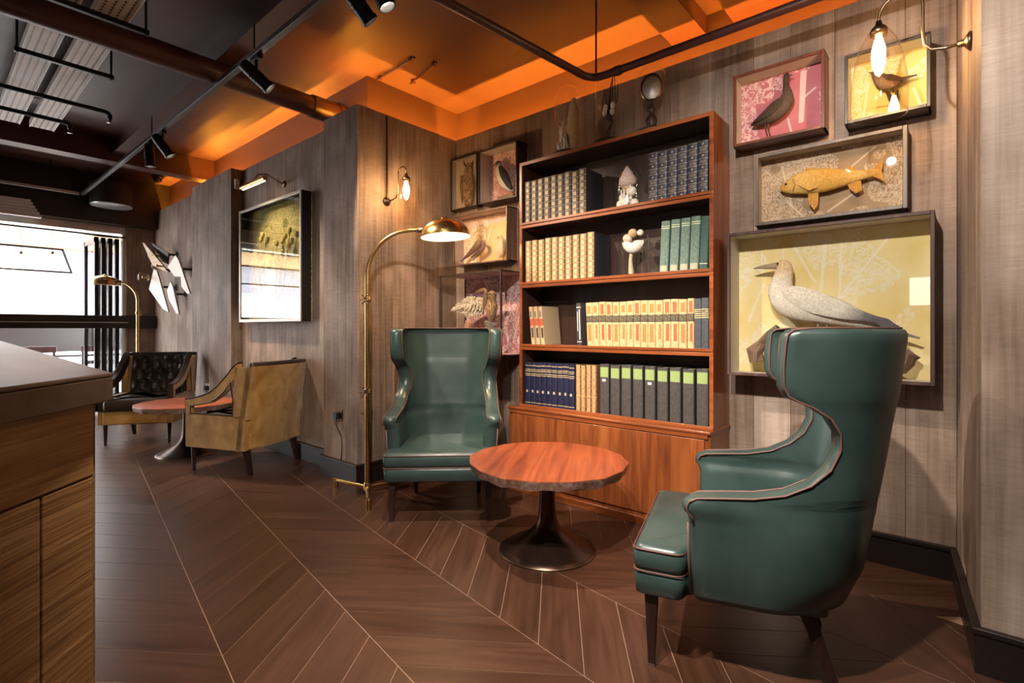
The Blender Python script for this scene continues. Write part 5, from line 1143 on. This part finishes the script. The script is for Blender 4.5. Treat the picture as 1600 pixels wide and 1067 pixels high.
# ================================================================= street outside
def out(name, label, cat, mb, m, group=None, **k): return tag(mb.build(name, m, **k), label, cat, group)
pav = struct(MB().box(-30, XE - .12, -14, 14, -.12, -.02).build('ground', plain('pavement', (.42, .41, .40), .8, var=.1, scale=4)))
FX = -16.0
bd = thing('street_building', 'white building with a tan fascia and grey windows across the street', 'building', (FX, 2, 0))
MB().box(-.4, 0, -12, 9, 0, 7).build('wall', plain('white_render', (.75, .75, .75), .8, var=.04), bd)
MB().box(0, .35, -12, 9, 3.03, 3.40).build('fascia', plain('tan_fascia', (.58, .36, .18), .6), bd)
MB().box(0, .9, -12, 9, 3.4, 3.7).build('canopy', M['white'], bd)
for k in range(9):
    y = -11 + k * 2.1; f = MB().box(.0, .06, y, y + 1.75, 2.15, 3.02).build('window', plain('lavender_frame', (.45, .42, .50), .5), bd); MB().box(.06, .07, y + .08, y + .82, 2.22, 2.96).build('pane', plain('dull_pane', (.30, .28, .34), .2), f); MB().box(.06, .07, y + .92, y + 1.67, 2.22, 2.96).build('pane', plain('dull_pane', (.40, .36, .44), .2), f)
for k in range(6):
    y = -10 + k * 3.0; MB().box(.0, .12, y, y + 1.1, 1.2, 1.75).build('menu_board', plain('menu_board', (.62, .5, .40), .6), bd)
# top-hung open window with dark frame, bulbs hanging outside
tw_ = thing('open_window_sash', 'dark thin-framed glass sash hanging tilted in the street opening', 'window', (XE - .25, .2, 2.20)); ft = MB()
A1, A2 = Vector((0, -1.6, 0)), Vector((0, 1.06, 0)); B1, B2 = Vector((-.45, -1.6, -.26)), Vector((-.45, 1.22, -.26))
for a, b in ((A1, A2), (A2, B2), (B2, B1), (B1, A1)): ft.bar(a, b, .022, .022)
ft.build('sash_frame', M['blackmetal'], tw_); MB().slab([A1, A2, B2, B1], (0, 0, .004)).build('pane', M['glass'], tw_)
for i, px in enumerate((33, 82)):
    p = at_x(px, 405, XE - .1); t = thing('pendant_bulb', 'bare pendant bulb in the street opening, ' + ('farther from' if i == 0 else 'nearer to') + ' the folded glass leaves', 'pendant lamp', (XE - .10, p.y, 2.405), 0, 'pendant bulbs in the street opening'); zz = p.z - 2.405
    MB().tube([(0, 0, 0), (0, 0, zz + .09)], .003, 6).build('cord', M['black'], t); MB().lathe([(.012, zz + .06), (.018, zz + .065), (.018, zz + .095), (.006, zz + .1)], 12).build('socket', M['brassdark'], t, smooth=True); MB().ball((0, 0, zz + .01), (.033, .033, .05), 12, 8).build('bulb', M['bulb'], t, smooth=True)
# terrace table, chairs and wind screen
sc_ = out('wind_screen', 'long dark wind screen beyond the terrace table', 'screen', MB().box(-12.7, -12.6, -4, 3.2, .62, 1.2).box(-12.7, -12.6, 3.1, 3.2, -.02, .62).box(-12.7, -12.6, -.05, .05, -.02, .62), M['darkbrown'])
tt = thing('terrace_table', 'long pale-topped terrace table outside the street opening', 'table', (-11.5, 1.35, -.02)); MB().box(-.4, .4, -1.5, 1.25, .74, .77).build('table_top', M['white'], tt, bevel=.004)
for a in (-1, 1):
    for b in (-1.3, 1.1): MB().box(a * .34 - .02, a * .34 + .02, b - .02, b + .02, 0, .74).build('leg', M['blackmetal'], tt)
for i, y in enumerate((.45, 1.2, 1.95)):
    t = thing('terrace_chair', 'dark terrace chair drawn up to the pale table, %s from the folded glass leaves' % ('third', 'second', 'first')[i], 'chair', (-10.85, y, -.02), 0, 'terrace chairs')
    MB().box(-.21, .21, -.22, .22, .43, .46).build('seat', M['darkbrown'], t, bevel=.006); MB().box(.2, .225, -.23, .23, .80, .90).build('back_rail', M['leg'], t, bevel=.006); MB().box(.2, .22, -.2, .2, .6, .66).build('back_rail', M['leg'], t, bevel=.004)
    for a in (-1, 1):
        for b in (-1, 1): MB().box(a * .2 - .015, a * .2 + .015, b * .2 - .015, b * .2 + .015, 0, .43 if a < 0 else .86).build('leg', M['darkbrown'], t)
